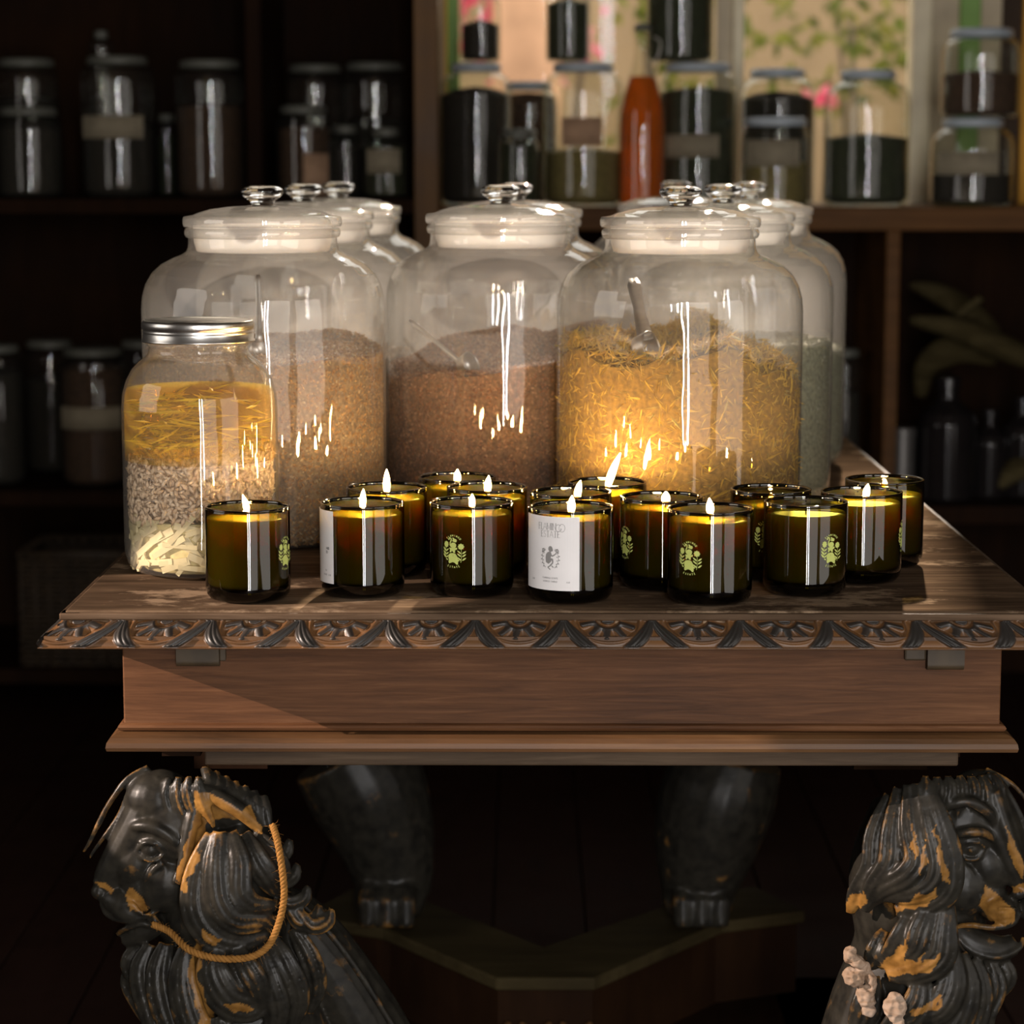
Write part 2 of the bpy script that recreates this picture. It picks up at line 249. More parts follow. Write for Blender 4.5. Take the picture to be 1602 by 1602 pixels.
# ------------------------------------------------------------------ mesh helpers
def mesh_obj(name, verts, faces, material, parent=None, smooth=True, loc=None):
    me = bpy.data.meshes.new(name)
    me.from_pydata([tuple(v) for v in verts] if not isinstance(verts, np.ndarray) else verts.tolist(), [], [tuple(f) for f in faces] if not isinstance(faces, np.ndarray) else faces.tolist())
    if smooth: me.polygons.foreach_set('use_smooth', [True] * len(me.polygons))
    me.materials.append(M[material] if isinstance(material, str) else material)
    me.update()
    o = bpy.data.objects.new(name, me); COL.objects.link(o)
    if parent: o.parent = parent
    if loc is not None: o.location = loc
    return o
class MB:
    def __init__(s): s.v = []; s.f = []
    def add(s, v, f):
        k = len(s.v); s.v += [tuple(p) for p in v]; s.f += [tuple(i + k for i in q) for q in f]; return s
    def build(s, name, material, parent=None, smooth=True, bevel=0, loc=None, seg=2):
        o = mesh_obj(name, s.v, s.f, material, parent, smooth, loc)
        if bevel:
            m = o.modifiers.new('bevel', 'BEVEL'); m.width = bevel; m.segments = seg; m.limit_method = 'ANGLE'; m.harden_normals = False
            if smooth:
                o.data.polygons.foreach_set('use_smooth', [False] * len(o.data.polygons))
        return o
    def box(s, x0, x1, y0, y1, z0, z1):
        return s.add([(x0, y0, z0), (x1, y0, z0), (x1, y1, z0), (x0, y1, z0), (x0, y0, z1), (x1, y0, z1), (x1, y1, z1), (x0, y1, z1)],
                     [(0, 3, 2, 1), (4, 5, 6, 7), (0, 1, 5, 4), (1, 2, 6, 5), (2, 3, 7, 6), (3, 0, 4, 7)])
    def lathe(s, prof, seg=48, c=(0, 0, 0), wob=None):
        pr2 = [prof[0]]
        for (r0, z0), (r1, z1) in zip(prof, prof[1:]):      # holding loops so long walls keep straight normals
            L = math.hypot(r1 - r0, z1 - z0)
            if L > .012: e = .0022 / L; pr2 += [(r0 + (r1 - r0) * e, z0 + (z1 - z0) * e), (r1 + (r0 - r1) * e, z1 + (z0 - z1) * e)]
            pr2.append((r1, z1))
        prof = pr2; v = []; f = []; n = len(prof)
        for i in range(seg):
            a = 2 * PI * i / seg; ca, sa = math.cos(a), math.sin(a)
            for (r, z) in prof: v.append((c[0] + r * ca, c[1] + r * sa, c[2] + z))
        for i in range(seg):
            j = (i + 1) % seg
            for k in range(n - 1):
                q = [i * n + k, j * n + k, j * n + k + 1, i * n + k + 1]
                if prof[k][0] < 1e-7: q = [q[0], q[2], q[3]]
                elif prof[k + 1][0] < 1e-7: q = [q[0], q[1], q[2]]
                f.append(tuple(q))
        return s.add(v, f)
    def tube(s, pts, rad, seg=10, flat=None, up=None, cap=True):
        pts = [Vector(p) for p in pts]; n = len(pts)
        if not hasattr(rad, '__len__'): rad = [rad] * n
        v = []; f = []; t0 = (pts[1] - pts[0]).normalized()
        ref = Vector(up) if up else (Vector((0, 0, 1)) if abs(t0.z) < .9 else Vector((0, 1, 0)))
        a = t0.cross(ref).normalized()
        for i, p in enumerate(pts):
            t = (pts[min(i + 1, n - 1)] - pts[max(i - 1, 0)]).normalized()
            a = (a - t * a.dot(t)).normalized(); b = t.cross(a)
            fl = flat if flat else 1
            for k in range(seg):
                th = 2 * PI * k / seg; q = p + (a * math.cos(th) + b * math.sin(th) * fl) * rad[i]; v.append(q)
        for i in range(n - 1):
            for k in range(seg):
                l = (k + 1) % seg; f.append((i * seg + k, i * seg + l, (i + 1) * seg + l, (i + 1) * seg + k))
        if cap:
            f.append(tuple(range(seg))[::-1]); f.append(tuple((n - 1) * seg + k for k in range(seg)))
        return s.add(v, f)
    def ell(s, c, r, seg=16, rings=10, rot=None):
        v = []; f = []; R = Euler(rot).to_matrix() if rot else Matrix.Identity(3); c = Vector(c)
        v.append(c + R @ Vector((0, 0, r[2])))
        for i in range(1, rings):
            ph = PI * i / rings
            for k in range(seg):
                th = 2 * PI * k / seg; v.append(c + R @ Vector((r[0] * math.sin(ph) * math.cos(th), r[1] * math.sin(ph) * math.sin(th), r[2] * math.cos(ph))))
        v.append(c + R @ Vector((0, 0, -r[2])))
        for k in range(seg): f.append((0, 1 + k, 1 + (k + 1) % seg))
        for i in range(rings - 2):
            for k in range(seg):
                l = (k + 1) % seg; a = 1 + i * seg; f.append((a + k, a + seg + k, a + seg + l, a + l))
        e = len(v) - 1; a = 1 + (rings - 2) * seg
        for k in range(seg): f.append((e, a + (k + 1) % seg, a + k))
        return s.add(v, f)
    def prism(s, poly, z0, z1):
        n = len(poly)
        return s.add([(x, y, z0) for x, y in poly] + [(x, y, z1) for x, y in poly], [tuple(range(n))[::-1], tuple(range(n, 2 * n))] + [(i, (i + 1) % n, n + (i + 1) % n, n + i) for i in range(n)])
def spline(ctrl, n=8):
    """Catmull-Rom through control tuples of any length"""
    c = [np.array(p, float) for p in ctrl]; c = [2 * c[0] - c[1]] + c + [2 * c[-1] - c[-2]]; o = []
    for i in range(1, len(c) - 2):
        for k in range(n):
            t = k / n; o.append(.5 * ((2 * c[i]) + (-c[i - 1] + c[i + 1]) * t + (2 * c[i - 1] - 5 * c[i] + 4 * c[i + 1] - c[i + 2]) * t * t + (-c[i - 1] + 3 * c[i] - 3 * c[i + 1] + c[i + 2]) * t ** 3))
    o.append(c[-2]); return o
def tag(o, label=None, cat=None, group=None, kind=None):
    if label: o['label'] = label
    if cat: o['category'] = cat
    if group: o['group'] = group
    if kind: o['kind'] = kind
    return o
def thing(name, label, cat, loc=(0, 0, 0), rotz=0, group=None):
    o = bpy.data.objects.new(name, None); o.empty_display_size = .05; COL.objects.link(o); o.location = loc; o.rotation_euler = (0, 0, rotz)
    return tag(o, label, cat, group)
def structure(o): o['kind'] = 'structure'; return o
def scatter(name, P, A, B, C, material, parent=None, shape='oct', smooth=False):
    """many small pieces at P with half axes A, B, C (all n x 3), as one mesh"""
    n = len(P)
    if shape == 'oct':
        V = np.stack([P + A, P - A, P + B, P - B, P + C, P - C], 1).reshape(-1, 3)
        fb = np.array([(0, 2, 4), (2, 1, 4), (1, 3, 4), (3, 0, 4), (2, 0, 5), (1, 2, 5), (3, 1, 5), (0, 3, 5)]); k = 6
    elif shape == 'leaf':     # folded leaf: four corners with raised middle
        V = np.stack([P - A, P + B + C * .3, P + A, P - B + C * .3, P + A * .1 + C * -.2], 1).reshape(-1, 3)
        fb = np.array([(0, 1, 4), (1, 2, 4), (2, 3, 4), (3, 0, 4)]); k = 5
    Fc = (np.arange(n)[:, None, None] * k + fb[None]).reshape(-1, 3)
    me = bpy.data.meshes.new(name); me.vertices.add(len(V)); me.vertices.foreach_set('co', V.astype(np.float32).ravel())
    me.loops.add(len(Fc) * 3); me.loops.foreach_set('vertex_index', Fc.astype(np.int32).ravel()); me.polygons.add(len(Fc))
    me.polygons.foreach_set('loop_start', np.arange(0, len(Fc) * 3, 3, dtype=np.int32)); me.update(calc_edges=True); me.validate()
    if not smooth: me.polygons.foreach_set('use_smooth', np.zeros(len(Fc), bool))
    else: me.polygons.foreach_set('use_smooth', np.ones(len(Fc), bool))
    me.materials.append(M[material]); o = bpy.data.objects.new(name, me); COL.objects.link(o)
    if parent: o.parent = parent
    return o
def rand_frames(n, tilt=1.0):
    a = RNG.normal(size=(n, 3)); a[:, 2] *= tilt; a /= np.linalg.norm(a, axis=1)[:, None]
    b = RNG.normal(size=(n, 3)); b -= a * (a * b).sum(1)[:, None]; b /= np.linalg.norm(b, axis=1)[:, None]
    return a, b, np.cross(a, b)

# ------------------------------------------------------------------ room shell
def slab(name, boxes, material, parent=None, bevel=0):
    mb = MB()
    for b_ in boxes: mb.box(*b_)
    return mb.build(name, material, parent, smooth=False, bevel=bevel)
T = .12
fl = structure(slab('floor', [(RX0 - T, RX1 + T, RY0 - T, RY1 + T, -.12, -.012)], 'floor'))
k = 0; x = RX0
while x < RX1 - .01:
    x2 = min(x + .15, RX1); slab('plank', [(x + .0015, x2 - .0015, RY0, RY1, -.012, 0)], 'floor', fl, .002); x = x2
structure(slab('ceiling', [(RX0 - T, RX1 + T, RY0 - T, RY1 + T, RZ, RZ + .1)], 'wall'))
def wall_x(name, x0, x1, holes):       # wall along y with window holes (y0,y1,z0,z1)
    (a, b_, c, d) = holes
    structure(slab(name, [(x0, x1, RY0, a, 0, RZ), (x0, x1, b_, RY1, 0, RZ), (x0, x1, a, b_, 0, c), (x0, x1, a, b_, d, RZ)], 'wall'))
wall_x('wall_left', RX0 - T, RX0, (.9, 2.6, .9, 2.4))
wall_x('wall_right', RX1, RX1 + T, (-1.3, 1.2, .06, 2.4))
structure(slab('wall_front', [(RX0 - T, .1, RY0 - T, RY0, 0, RZ), (2.2, RX1 + T, RY0 - T, RY0, 0, RZ), (.1, 2.2, RY0 - T, RY0, 2.4, RZ)], 'wall'))
structure(slab('wall_back', [(RX0 - T, WINX0, RY1, RY1 + T, 0, RZ), (WINX1, RX1 + T, RY1, RY1 + T, 0, RZ), (WINX0, WINX1, RY1, RY1 + T, 0, WINZ0), (WINX0, WINX1, RY1, RY1 + T, WINZ1, RZ)], 'wall'))
structure(slab('trim_1', [(1.165, 1.9, RY1 - .02, RY1 + 0.0, WINZ0, RZ)], 'ochre_wall'))
# garden window: painted frame, two lights with cream inner bars
win = thing('window_1', None, None); win['kind'] = 'structure'
def X(px, Y): return at_y(px, 262, Y).x
yw = RY1 - .03
slab('window_frame', [(X(684, yw), X(701, yw), yw - .02, yw + .06, WINZ0, WINZ1)], 'yellow_paint', win, .003)
slab('window_frame', [(X(701, yw), X(719, yw), yw - .01, yw + .06, WINZ0, WINZ1)], 'green_paint', win, .003)
slab('mullion', [(X(1118, yw), X(1143, yw), yw - .01, yw + .05, WINZ0, WINZ1)], 'taupe_paint', win, .003)
slab('mullion', [(X(1143, yw), X(1160, yw), yw - .025, yw + .05, WINZ0, WINZ1)], 'cream_paint', win, .003)
slab('mullion', [(X(1420, yw), X(1450, yw), yw - .025, yw + .05, WINZ0, WINZ1)], 'cream_paint', win, .003)
slab('window_frame', [(X(1450, yw), X(1494, yw), yw - .01, yw + .06, WINZ0, WINZ1)], 'taupe_paint', win, .003)
slab('window_frame', [(X(1494, yw), X(1526, yw), yw - .02, yw + .06, WINZ0, WINZ1)], 'green_paint', win, .003)
slab('window_frame', [(X(1526, yw), X(1560, yw), yw - .01, yw + .05, WINZ0, WINZ1)], 'taupe_paint', win, .003)
slab('pane', [(X(719, yw), X(1118, yw), yw + .02, yw + .024, WINZ0, WINZ1)], 'pane', win)
slab('pane', [(X(1160, yw), X(1420, yw), yw + .02, yw + .024, WINZ0, WINZ1)], 'pane', win)

# ------------------------------------------------------------------ garden outside
structure(slab('ground', [(-8, 8, RY1 + .3, 18, -.3, -.1)], 'gravel'))
structure(slab('garden_wall', [(-8, 8, 12.0, 12.3, -.1, 4.7)], 'stucco'))
def shrub(name, label, cx, cyy, cz, rx, ry, rz, n, size, material, stems=3, group=None):
    t = thing(name, label, 'shrub', (cx, cyy, -.1), 0, group)
    P = RNG.normal(size=(n, 3)); P /= np.linalg.norm(P, axis=1)[:, None]; P *= (RNG.random(n) ** .45)[:, None]
    ph = RNG.normal(size=(9, 3)); lump = np.exp(-((P[:, None] - ph[None] * .6) ** 2).sum(2) * 6).sum(1); keep = lump > np.quantile(lump, .35); P = P[keep]; n = len(P)
    P = P * np.array([rx, ry, rz]) + np.array([0, 0, cz + .1]); a, b_, c = rand_frames(n); sz = size * (.6 + .8 * RNG.random(n))[:, None]
    o = scatter('foliage', P, a * sz, b_ * sz * .5, c * sz, material, t, 'leaf'); o['kind'] = 'stuff'
    for q in range(stems):
        an = q * 2.1; mb = MB(); mb.tube([(0.05 * math.cos(an), .05 * math.sin(an), 0), (rx * .3 * math.cos(an), ry * .3 * math.sin(an), cz * .6), (rx * .5 * math.cos(an), ry * .5 * math.sin(an), cz + rz * .4)], [.03, .02, .008], 7)
        mb.build('stem', 'bark', t)
shrub('flowering_vine', 'pink flowering vine beyond the left pane of the garden window', .05, 9.6, 1.85, .40, .3, .35, 330, .045, 'blossom')
shrub('leafy_shrub', 'pale green leafy shrub behind the middle of the garden window', 0.62, 10.2, 1.75, .45, .4, .7, 420, .045, 'leaf')
shrub('leafy_shrub', 'light green sapling leaves seen through the right pane of the window', 1.6, 10.9, 1.80, .7, .4, .45, 230, .05, 'leaf')
shrub('leafy_shrub', 'sparse green twigs low behind the right window bar', 2.1, 11.3, 1.15, .3, .3, .4, 120, .05, 'leaf')
shrub('flowering_vine', 'small pink blossoms low beyond the right window pane', 1.13, 9.4, 1.47, .09, .09, .05, 40, .03, 'blossom')
t = thing('garden_parasol', 'folded salmon canvas parasol beyond the left window pane', 'parasol', (-.02, 9.0, -.1))
MB().tube([(.02, 0, 0), (-.03, 0, 2.6)], .02, 8).build('pole', 'bark', t)
MB().tube([(.06, 0, 1.0), (.03, 0, 1.6), (0, 0, 2.4), (-.02, 0, 2.7)], [.05, .13, .09, .02], 10).build('canopy', 'umbrella', t)

# ------------------------------------------------------------------ shelving along the back wall
sh = thing('shelving', 'dark built-in wooden shelving filled with jars along the back wall', 'shelving', (0, 0, 0))
SY = 5.18                                   # front plane of the shelves
ZL = at_y(200, 311, SY).z                   # upper left shelf top
ZR = at_y(1450, 324, SY).z                  # window shelf top
ZLL = at_y(100, 768, SY).z                  # lower left shelf
ZRL = at_y(1500, 792, SY).z
def board(px0, px1, z0, z1, m='shelf', y0=SY, y1=RY1 - .01, nm='shelf_board'): return slab(nm, [(X(px0, y0) if px0 > -9999 else px0, X(px1, y0), y0, y1, z0, z1)], m, sh, .003)
xl = -2.5 / SY * F + 820; xr = 2.4 / SY * F + 820
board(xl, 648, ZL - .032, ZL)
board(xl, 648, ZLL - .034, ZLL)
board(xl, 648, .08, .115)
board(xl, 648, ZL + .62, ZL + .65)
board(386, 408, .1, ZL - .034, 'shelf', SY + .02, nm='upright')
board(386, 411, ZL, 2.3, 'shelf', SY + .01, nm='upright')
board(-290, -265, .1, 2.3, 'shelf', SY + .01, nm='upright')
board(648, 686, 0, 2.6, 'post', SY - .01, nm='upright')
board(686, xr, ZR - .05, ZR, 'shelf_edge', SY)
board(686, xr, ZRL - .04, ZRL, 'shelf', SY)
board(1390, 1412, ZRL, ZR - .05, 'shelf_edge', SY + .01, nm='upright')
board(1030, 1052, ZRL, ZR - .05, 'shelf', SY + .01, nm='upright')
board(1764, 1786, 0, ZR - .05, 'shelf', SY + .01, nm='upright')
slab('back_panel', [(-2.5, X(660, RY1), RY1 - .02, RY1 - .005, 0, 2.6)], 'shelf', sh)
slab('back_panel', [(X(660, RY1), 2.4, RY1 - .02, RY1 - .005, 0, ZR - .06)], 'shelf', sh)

def shelf_jar(label, px, y_lid, w, zs, Y, lidw=None, fill=None, fm='dark_herb', lid='dull_lid', neck=.08, paper=None, group='jars on the shelves', name='shelf_jar', flat=False, fill2=None, pm='paper'):
    """straight glass jar with a lid: pixel centre, lid height and width give a real size at depth Y"""
    x_ = at_y(px, 262, Y).x; top = at_y(px, y_lid, Y).z; R = w / 2 / F * Y; H = top - zs; RL = (lidw or w * .78) / 2 / F * Y
    t = thing(name, label, 'jar', (x_, Y, zs), 0, group)
    lh = min(.016, H * .14); Hn = H - lh; sh_ = min(.35 * H, max(.02, (R - RL) * 1.6))
    MB().lathe([(0, .001), (R * .85, .001), (R * .97, H * .03), (R, H * .07), (R, Hn - sh_ - .01), (R * .97, Hn - sh_ * .7), (R * .88, Hn - sh_ * .4), (RL * 1.0, Hn - sh_ * .12), (RL * .93, Hn - .004), (RL * .93, Hn + lh * .6)], 32).build('jar_body', 'small_glass', t)
    MB().lathe([(0, H), (RL * .9, H), (RL, H - .003), (RL * 1.02, Hn + .002), (RL * 1.0, Hn - .002), (RL * .94, Hn - .002)], 32).build('lid', lid, t)
    if fill:
        fz = H * fill; RR = R - .004; lim = [(0, .006), (RR * .84, .006), (RR * .98, H * .05)]
        pr = lim + [(RR, min(H * .09, fz * .8))] + ([(RR, min(fz, Hn - sh_ - .012))]) 
        if fz > Hn - sh_: pr += [(RR * .93, Hn - sh_ * .7), (RR * .75, min(fz, Hn - sh_ * .3)), (0, min(fz, Hn - sh_ * .3) + .004)]
        else: pr += [(RR * .6, fz + .006), (0, fz + .012)]
        o = MB().lathe(pr, 28).build('contents', fm, t); o['kind'] = 'stuff'
    if paper:
        z0, z1, a0, a1 = paper; v = []; f = []
        for i in range(13):
            a = -PI / 2 + math.radians(a0 + (a1 - a0) * i / 12); c_, s_ = math.cos(a), math.sin(a)
            for (rr, zz) in ((R + .0006, z0 * H), (R + .0006, z1 * H), (R + .0014, z1 * H), (R + .0014, z0 * H)): v.append((rr * c_, rr * s_, zz))
        for i in range(12):
            for q in range(4): f.append((i * 4 + q, i * 4 + (q + 1) % 4, i * 4 + 4 + (q + 1) % 4, i * 4 + 4 + q))
        f += [(0, 1, 2, 3), (51, 50, 49, 48)]
        MB().add(v, f).build('paper_label', pm, t)
    return t, H
Yf, Yb = SY + .12, SY + .34
G1 = 'jars on the upper left shelf'
shelf_jar('short clear jar at the far left of the upper shelf, in the front row', 47, 168, 100, ZL, Yf, 86, .8, 'dark_herb', group=G1)
shelf_jar('tall jar at the far left behind a shorter one on the upper shelf', 46, 92, 96, ZL, Yb, 84, .7, 'dark_herb', group=G1)
shelf_jar('tall jar with a faint paper band, left part of the upper shelf', 187, 88, 112, ZL, Yf, 92, .5, 'dark_herb', paper=(.42, .58, -60, 50), group=G1)
shelf_jar('little knobbed jar peeking over the tall banded jar on the upper shelf', 163, 48, 40, ZL, Yb, 20, .6, 'dark_herb', group=G1)
shelf_jar('thin small jar squeezed between two tall jars on the upper left shelf', 262, 178, 34, ZL, Yb, 24, .7, 'green_herb', group=G1)
shelf_jar('tall jar two-thirds full of tan brown powder on the upper left shelf', 331, 94, 108, ZL, Yf, 92, .66, 'brown_herb', group=G1)
shelf_jar('tall jar just right of the shelf upright, in the back row', 494, 101, 92, ZL, Yb, 80, .5, 'dark_herb', group=G1)
shelf_jar('tallest jar beside the orange-brown post, in the back row', 587, 98, 100, ZL, Yb, 88, .55, 'dark_herb', group=G1)
shelf_jar('short jar of brown herb right of the shelf upright, in the front row', 475, 165, 88, ZL, Yf, 72, .75, 'brown_herb', paper=(.02, .48, 5, 62), pm='tan_paper', group=G1)
shelf_jar('low jar with cream lid standing beside the orange-brown post', 604, 200, 70, ZL, Yf - .02, 40, .7, 'green_herb', paper=(.35, .7, -50, 40), group=G1)
shelf_jar('low clear jar with dark contents between two jars near the post', 540, 196, 54, ZL, Yf + .06, 34, .7, 'dark_herb', group=G1)
G2 = 'jars on the lower left shelf'
shelf_jar('wide jar with paper band and wine-red contents on the lower left shelf', 138, 543, 104, ZLL, Yf, 90, .86, 'brown_herb', paper=(.42, .58, -60, 60), group=G2)
shelf_jar('dark jar cut by the left frame edge on the lower left shelf', -18, 538, 90, ZLL, Yf, 76, .8, 'dark_herb', group=G2)
shelf_jar('dark jar in the back row of the lower left shelf', 70, 531, 80, ZLL, Yb, 70, .7, 'dark_herb', group=G2)
shelf_jar('dark jar behind the preserve jar on the lower left shelf', 220, 531, 80, ZLL, Yf, 70, .7, 'dark_herb', group=G2)
shelf_jar('dark jar seen through the left big jar on the lower left shelf', 330, 535, 90, ZLL, Yf, 76, .7, 'dark_herb', group=G2)
G3 = 'jars on the window shelf'
jt, H = shelf_jar('wide jar of dark pods beside the yellow window frame', 745, 99, 112, ZR, Yf + .04, 76, .8, 'dark_herb', 'grey_lid', group=G3)
shelf_jar('small jar of dark herb stacked on the wide jar of pods', 752, -20, 62, ZR + H + .001, Yf + .04, 50, .5, 'dark_herb', 'grey_lid', group=G3)
shelf_jar('small dark jar in front of the wide jars, left end of the window shelf', 812, 202, 62, ZR, Yf - .09, 54, .8, 'green_herb', 'dull_lid', group=G3)
shelf_jar('dark brown jar in the back row left of the labelled clear jar', 826, 128, 92, ZR, Yb, 70, .9, 'brown_herb', 'grey_lid', group=G3)
jt, H = shelf_jar('clear jar with blank tan label and olive herb, left of the orange bottle', 912, 99, 124, ZR, Yf, 92, .38, 'olive_herb', 'grey_lid', paper=(.42, .62, -33, 26), pm='tan_paper', group=G3)
shelf_jar('dark green jar stacked on the jar with the tan label', 888, -30, 68, ZR + H + .001, Yf, 56, .72, 'green_herb', 'grey_lid', group=G3)
jt, H = shelf_jar('jar of dark green herb right of the orange bottle', 1090, 99, 118, ZR, Yf + .01, 100, .80, 'green_herb', 'grey_lid', paper=(.34, .50, -55, 30), group=G3)
shelf_jar('tall dark jar stacked above the dark green herb jar', 1062, -40, 104, ZR + H + .001, Yf + .01, 84, .96, 'green_herb', 'grey_lid', group=G3)
shelf_jar('tall clear jar with a dark rounded heap, in the back row by the window bar', 1214, 108, 118, ZR, Yb - .06, 84, .80, 'dark_herb', 'grey_lid', group=G3)
shelf_jar('low jar with blue-grey lid and cream label, in front of the window bar', 1213, 184, 104, ZR, Yf - .05, 94, .5, 'olive_herb', 'grey_lid', paper=(.45, .75, -62, 38), group=G3)
shelf_jar('clear wide jar half full of green leaf under pink dust, centre of right pane', 1355, 110, 132, ZR, Yf, 84, .5, 'green_herb', 'grey_lid', group=G3)
jt, H = shelf_jar('squat jar with cream label at the right end of the window shelf', 1520, 185, 128, ZR, Yf - .02, 92, .36, 'dark_herb', 'grey_lid', paper=(.36, .62, -62, 28), group=G3)
shelf_jar('squat jar of brown herb stacked at the right end of the window shelf', 1530, 45, 122, ZR + H + .001, Yf - .02, 96, .48, 'brown_herb', 'grey_lid', group=G3)
# swing-top bottle
Yo = Yf - .04; k = Yo / F
t = thing('swing_top_bottle', 'orange liquid in a clear swing-top bottle in front of the window', 'bottle', (at_y(1004, 262, Yo).x, Yo, ZR))
hb = at_y(1004, 36, Yo).z - ZR; r_ = 36 * k
prof = [(0, .001), (r_ * .9, .001), (r_, .01), (r_, hb * .44), (r_ * .95, hb * .52), (r_ * .80, hb * .61), (r_ * .58, hb * .70), (r_ * .42, hb * .77), (r_ * .34, hb * .85), (r_ * .31, hb * .93), (r_ * .38, hb * .935), (r_ * .38, hb * .955), (0, hb * .955)]
MB().lathe(prof, 32).build('bottle_body', 'small_glass', t)
o = MB().lathe([(0, .005)] + [(a - .0025, b_ + .003) for a, b_ in prof[1:7]] + [(r_ * .56, hb * .71), (0, hb * .715)], 28).build('liquid', 'orange_liquid', t)
MB().lathe([(0, hb * .957), (r_ * .36, hb * .957), (r_ * .40, hb * .97), (r_ * .3, hb * .995), (0, hb)], 20).build('stopper', 'dull_lid', t)
MB().tube(spline([(r_ * .42, -.002, hb * .93), (r_ * .75, -.004, hb * .9), (r_ * .7, -.004, hb * .84), (r_ * .55, -.002, hb * .79)], 4), .0022, 6).build('wire_bail', 'steel', t)
# objects under the window shelf, right
def tube_thing(name, label, cat, mat_, pts, rad, flat=None, group=None):
    P = [Vector(at_y(px, py, Y)) for px, py, Y in pts]; base = Vector((P[0].x, P[0].y, P[0].z)); mb = MB()
    q = spline([(*(p - base), r) for p, r in zip(P, rad)], 6); mb.tube([a[:3] for a in q], [a[3] for a in q], 12, flat)
    return tag(mb.build(name, mat_, loc=base), label, cat, group)
for lab, pts, rad in [
    ('long pale dried husk slanting down to the right edge under the window shelf', [(1425, 500, 5.35), (1500, 515, 5.32), (1570, 545, 5.3), (1640, 575, 5.28)], [.02, .045, .05, .03]),
    ('olive dried husk lying highest in the right cubby', [(1425, 445, 5.45), (1470, 460, 5.42), (1520, 490, 5.40), (1560, 520, 5.4)], [.015, .04, .045, .02]),
    ('short pale stick end poking up among the husks', [(1500, 492, 5.25), (1516, 480, 5.23), (1535, 466, 5.21)], [.012, .014, .012]),
    ('drooping olive husk below the pale one in the right cubby', [(1440, 620, 5.42), (1452, 570, 5.4), (1500, 545, 5.4), (1560, 560, 5.4)], [.015, .03, .035, .02])]:
    tube_thing('dried_husk', lab, 'husk', 'husk', pts, rad, .6, 'dried husks in the right cubby')
def bottle(label, px, yt, w, zs, Y, m='dark_bottle', name='dark_bottle'):
    h = at_y(px, yt, Y).z - zs; R = w / 2 / F * Y; t = thing(name, label, 'bottle', (at_y(px, 262, Y).x, Y, zs), 0, 'dark bottles under the window shelf')
    MB().lathe([(0, 0), (R * .92, 0), (R, .006), (R, h * .62), (R * .9, h * .70), (R * .5, h * .78), (R * .36, h * .82), (R * .36, h * .9), (0, h * .9)], 28).build('bottle_body', m, t)
    MB().lathe([(0, h * .9), (R * .42, h * .9), (R * .42, h * .985), (R * .36, h), (0, h)], 20).build('cap', 'dark_bottle', t)
    return t
bottle('big black-brown bottle left of the other dark bottles in the right cubby', 1492, 588, 96, ZRL, 5.3)
bottle('dark bottle second from the left in the right cubby', 1560, 640, 60, ZRL, 5.32)
bottle('dark bottle cut by the right frame edge in the right cubby', 1612, 620, 70, ZRL, 5.34)
t = thing('grey_tin', 'dull grey metal canister beside the big dark bottle', 'canister', (at_y(1422, 262, 5.28).x, 5.28, ZRL)); 
hh = at_y(1422, 668, 5.28).z - ZRL
MB().lathe([(0, 0), (.027, 0), (.028, .004), (.028, hh * .9), (0, hh * .9)], 28).build('can_body', 'tin', t); MB().lathe([(0, hh), (.027, hh), (.0295, hh - .003), (.0295, hh * .88), (.028, hh * .88)], 28).build('lid', 'tin', t)
shelf_jar('dim jar in the narrow cubby behind the right big jars', 1325, 545, 60, ZRL, 5.35, 50, .7, 'dark_herb', group='jars in the lower right cubbies')
shelf_jar('dim jar in the lower cubby behind the middle big jars', 1180, 560, 90, ZRL, 5.35, 74, .7, 'dark_herb', group='jars in the lower right cubbies')
tube_thing('dried_pod', 'olive dried pod lying at the right edge of the lower cubby', 'pod', 'husk', [(1560, 760, 5.3), (1590, 735, 5.3), (1640, 728, 5.3)], [.02, .04, .03], .7)
# wicker basket at lower left
bx0, bx1 = X(14, 5.2), X(196, 5.2); bz0 = .116; bz1 = at_y(100, 868, 5.2).z
bk = thing('wicker_basket', 'dim brown woven basket below the lower left shelf', 'basket', ((bx0 + bx1) / 2, 5.32, bz0)); hw = (bx1 - bx0) / 2; bh = bz1 - bz0
mb = MB(); nrow = 22
for i in range(nrow):
    z = bh * (i + .5) / nrow; pts = []
    for q in range(73):
        a = q / 72 * 4; sd = int(a) % 4; u = a - int(a); c = [(-hw + 2 * hw * u, -.12), (hw, -.12 + .24 * u), (hw - 2 * hw * u, .12), (-hw, .12 - .24 * u)][sd]
        off = .004 * (1 if (q + i) % 2 else -1); pts.append((c[0] * (1 + off / hw), c[1] * (1 + off / .12), z))
    mb.tube(pts, bh / nrow * .55, 5)
mb.build('weave', 'wicker', bk)['kind'] = 'stuff'
for q in range(9): MB().tube([(-hw + 2 * hw * q / 8, -.122, 0), (-hw + 2 * hw * q / 8, -.122, bh)], .005, 6).build('stake', 'wicker', bk)
MB().tube([(-hw, -.12, bh), (hw, -.12, bh), (hw, .12, bh), (-hw, .12, bh), (-hw, -.12, bh)], .010, 8).build('rim', 'wicker', bk)

exec_table = True
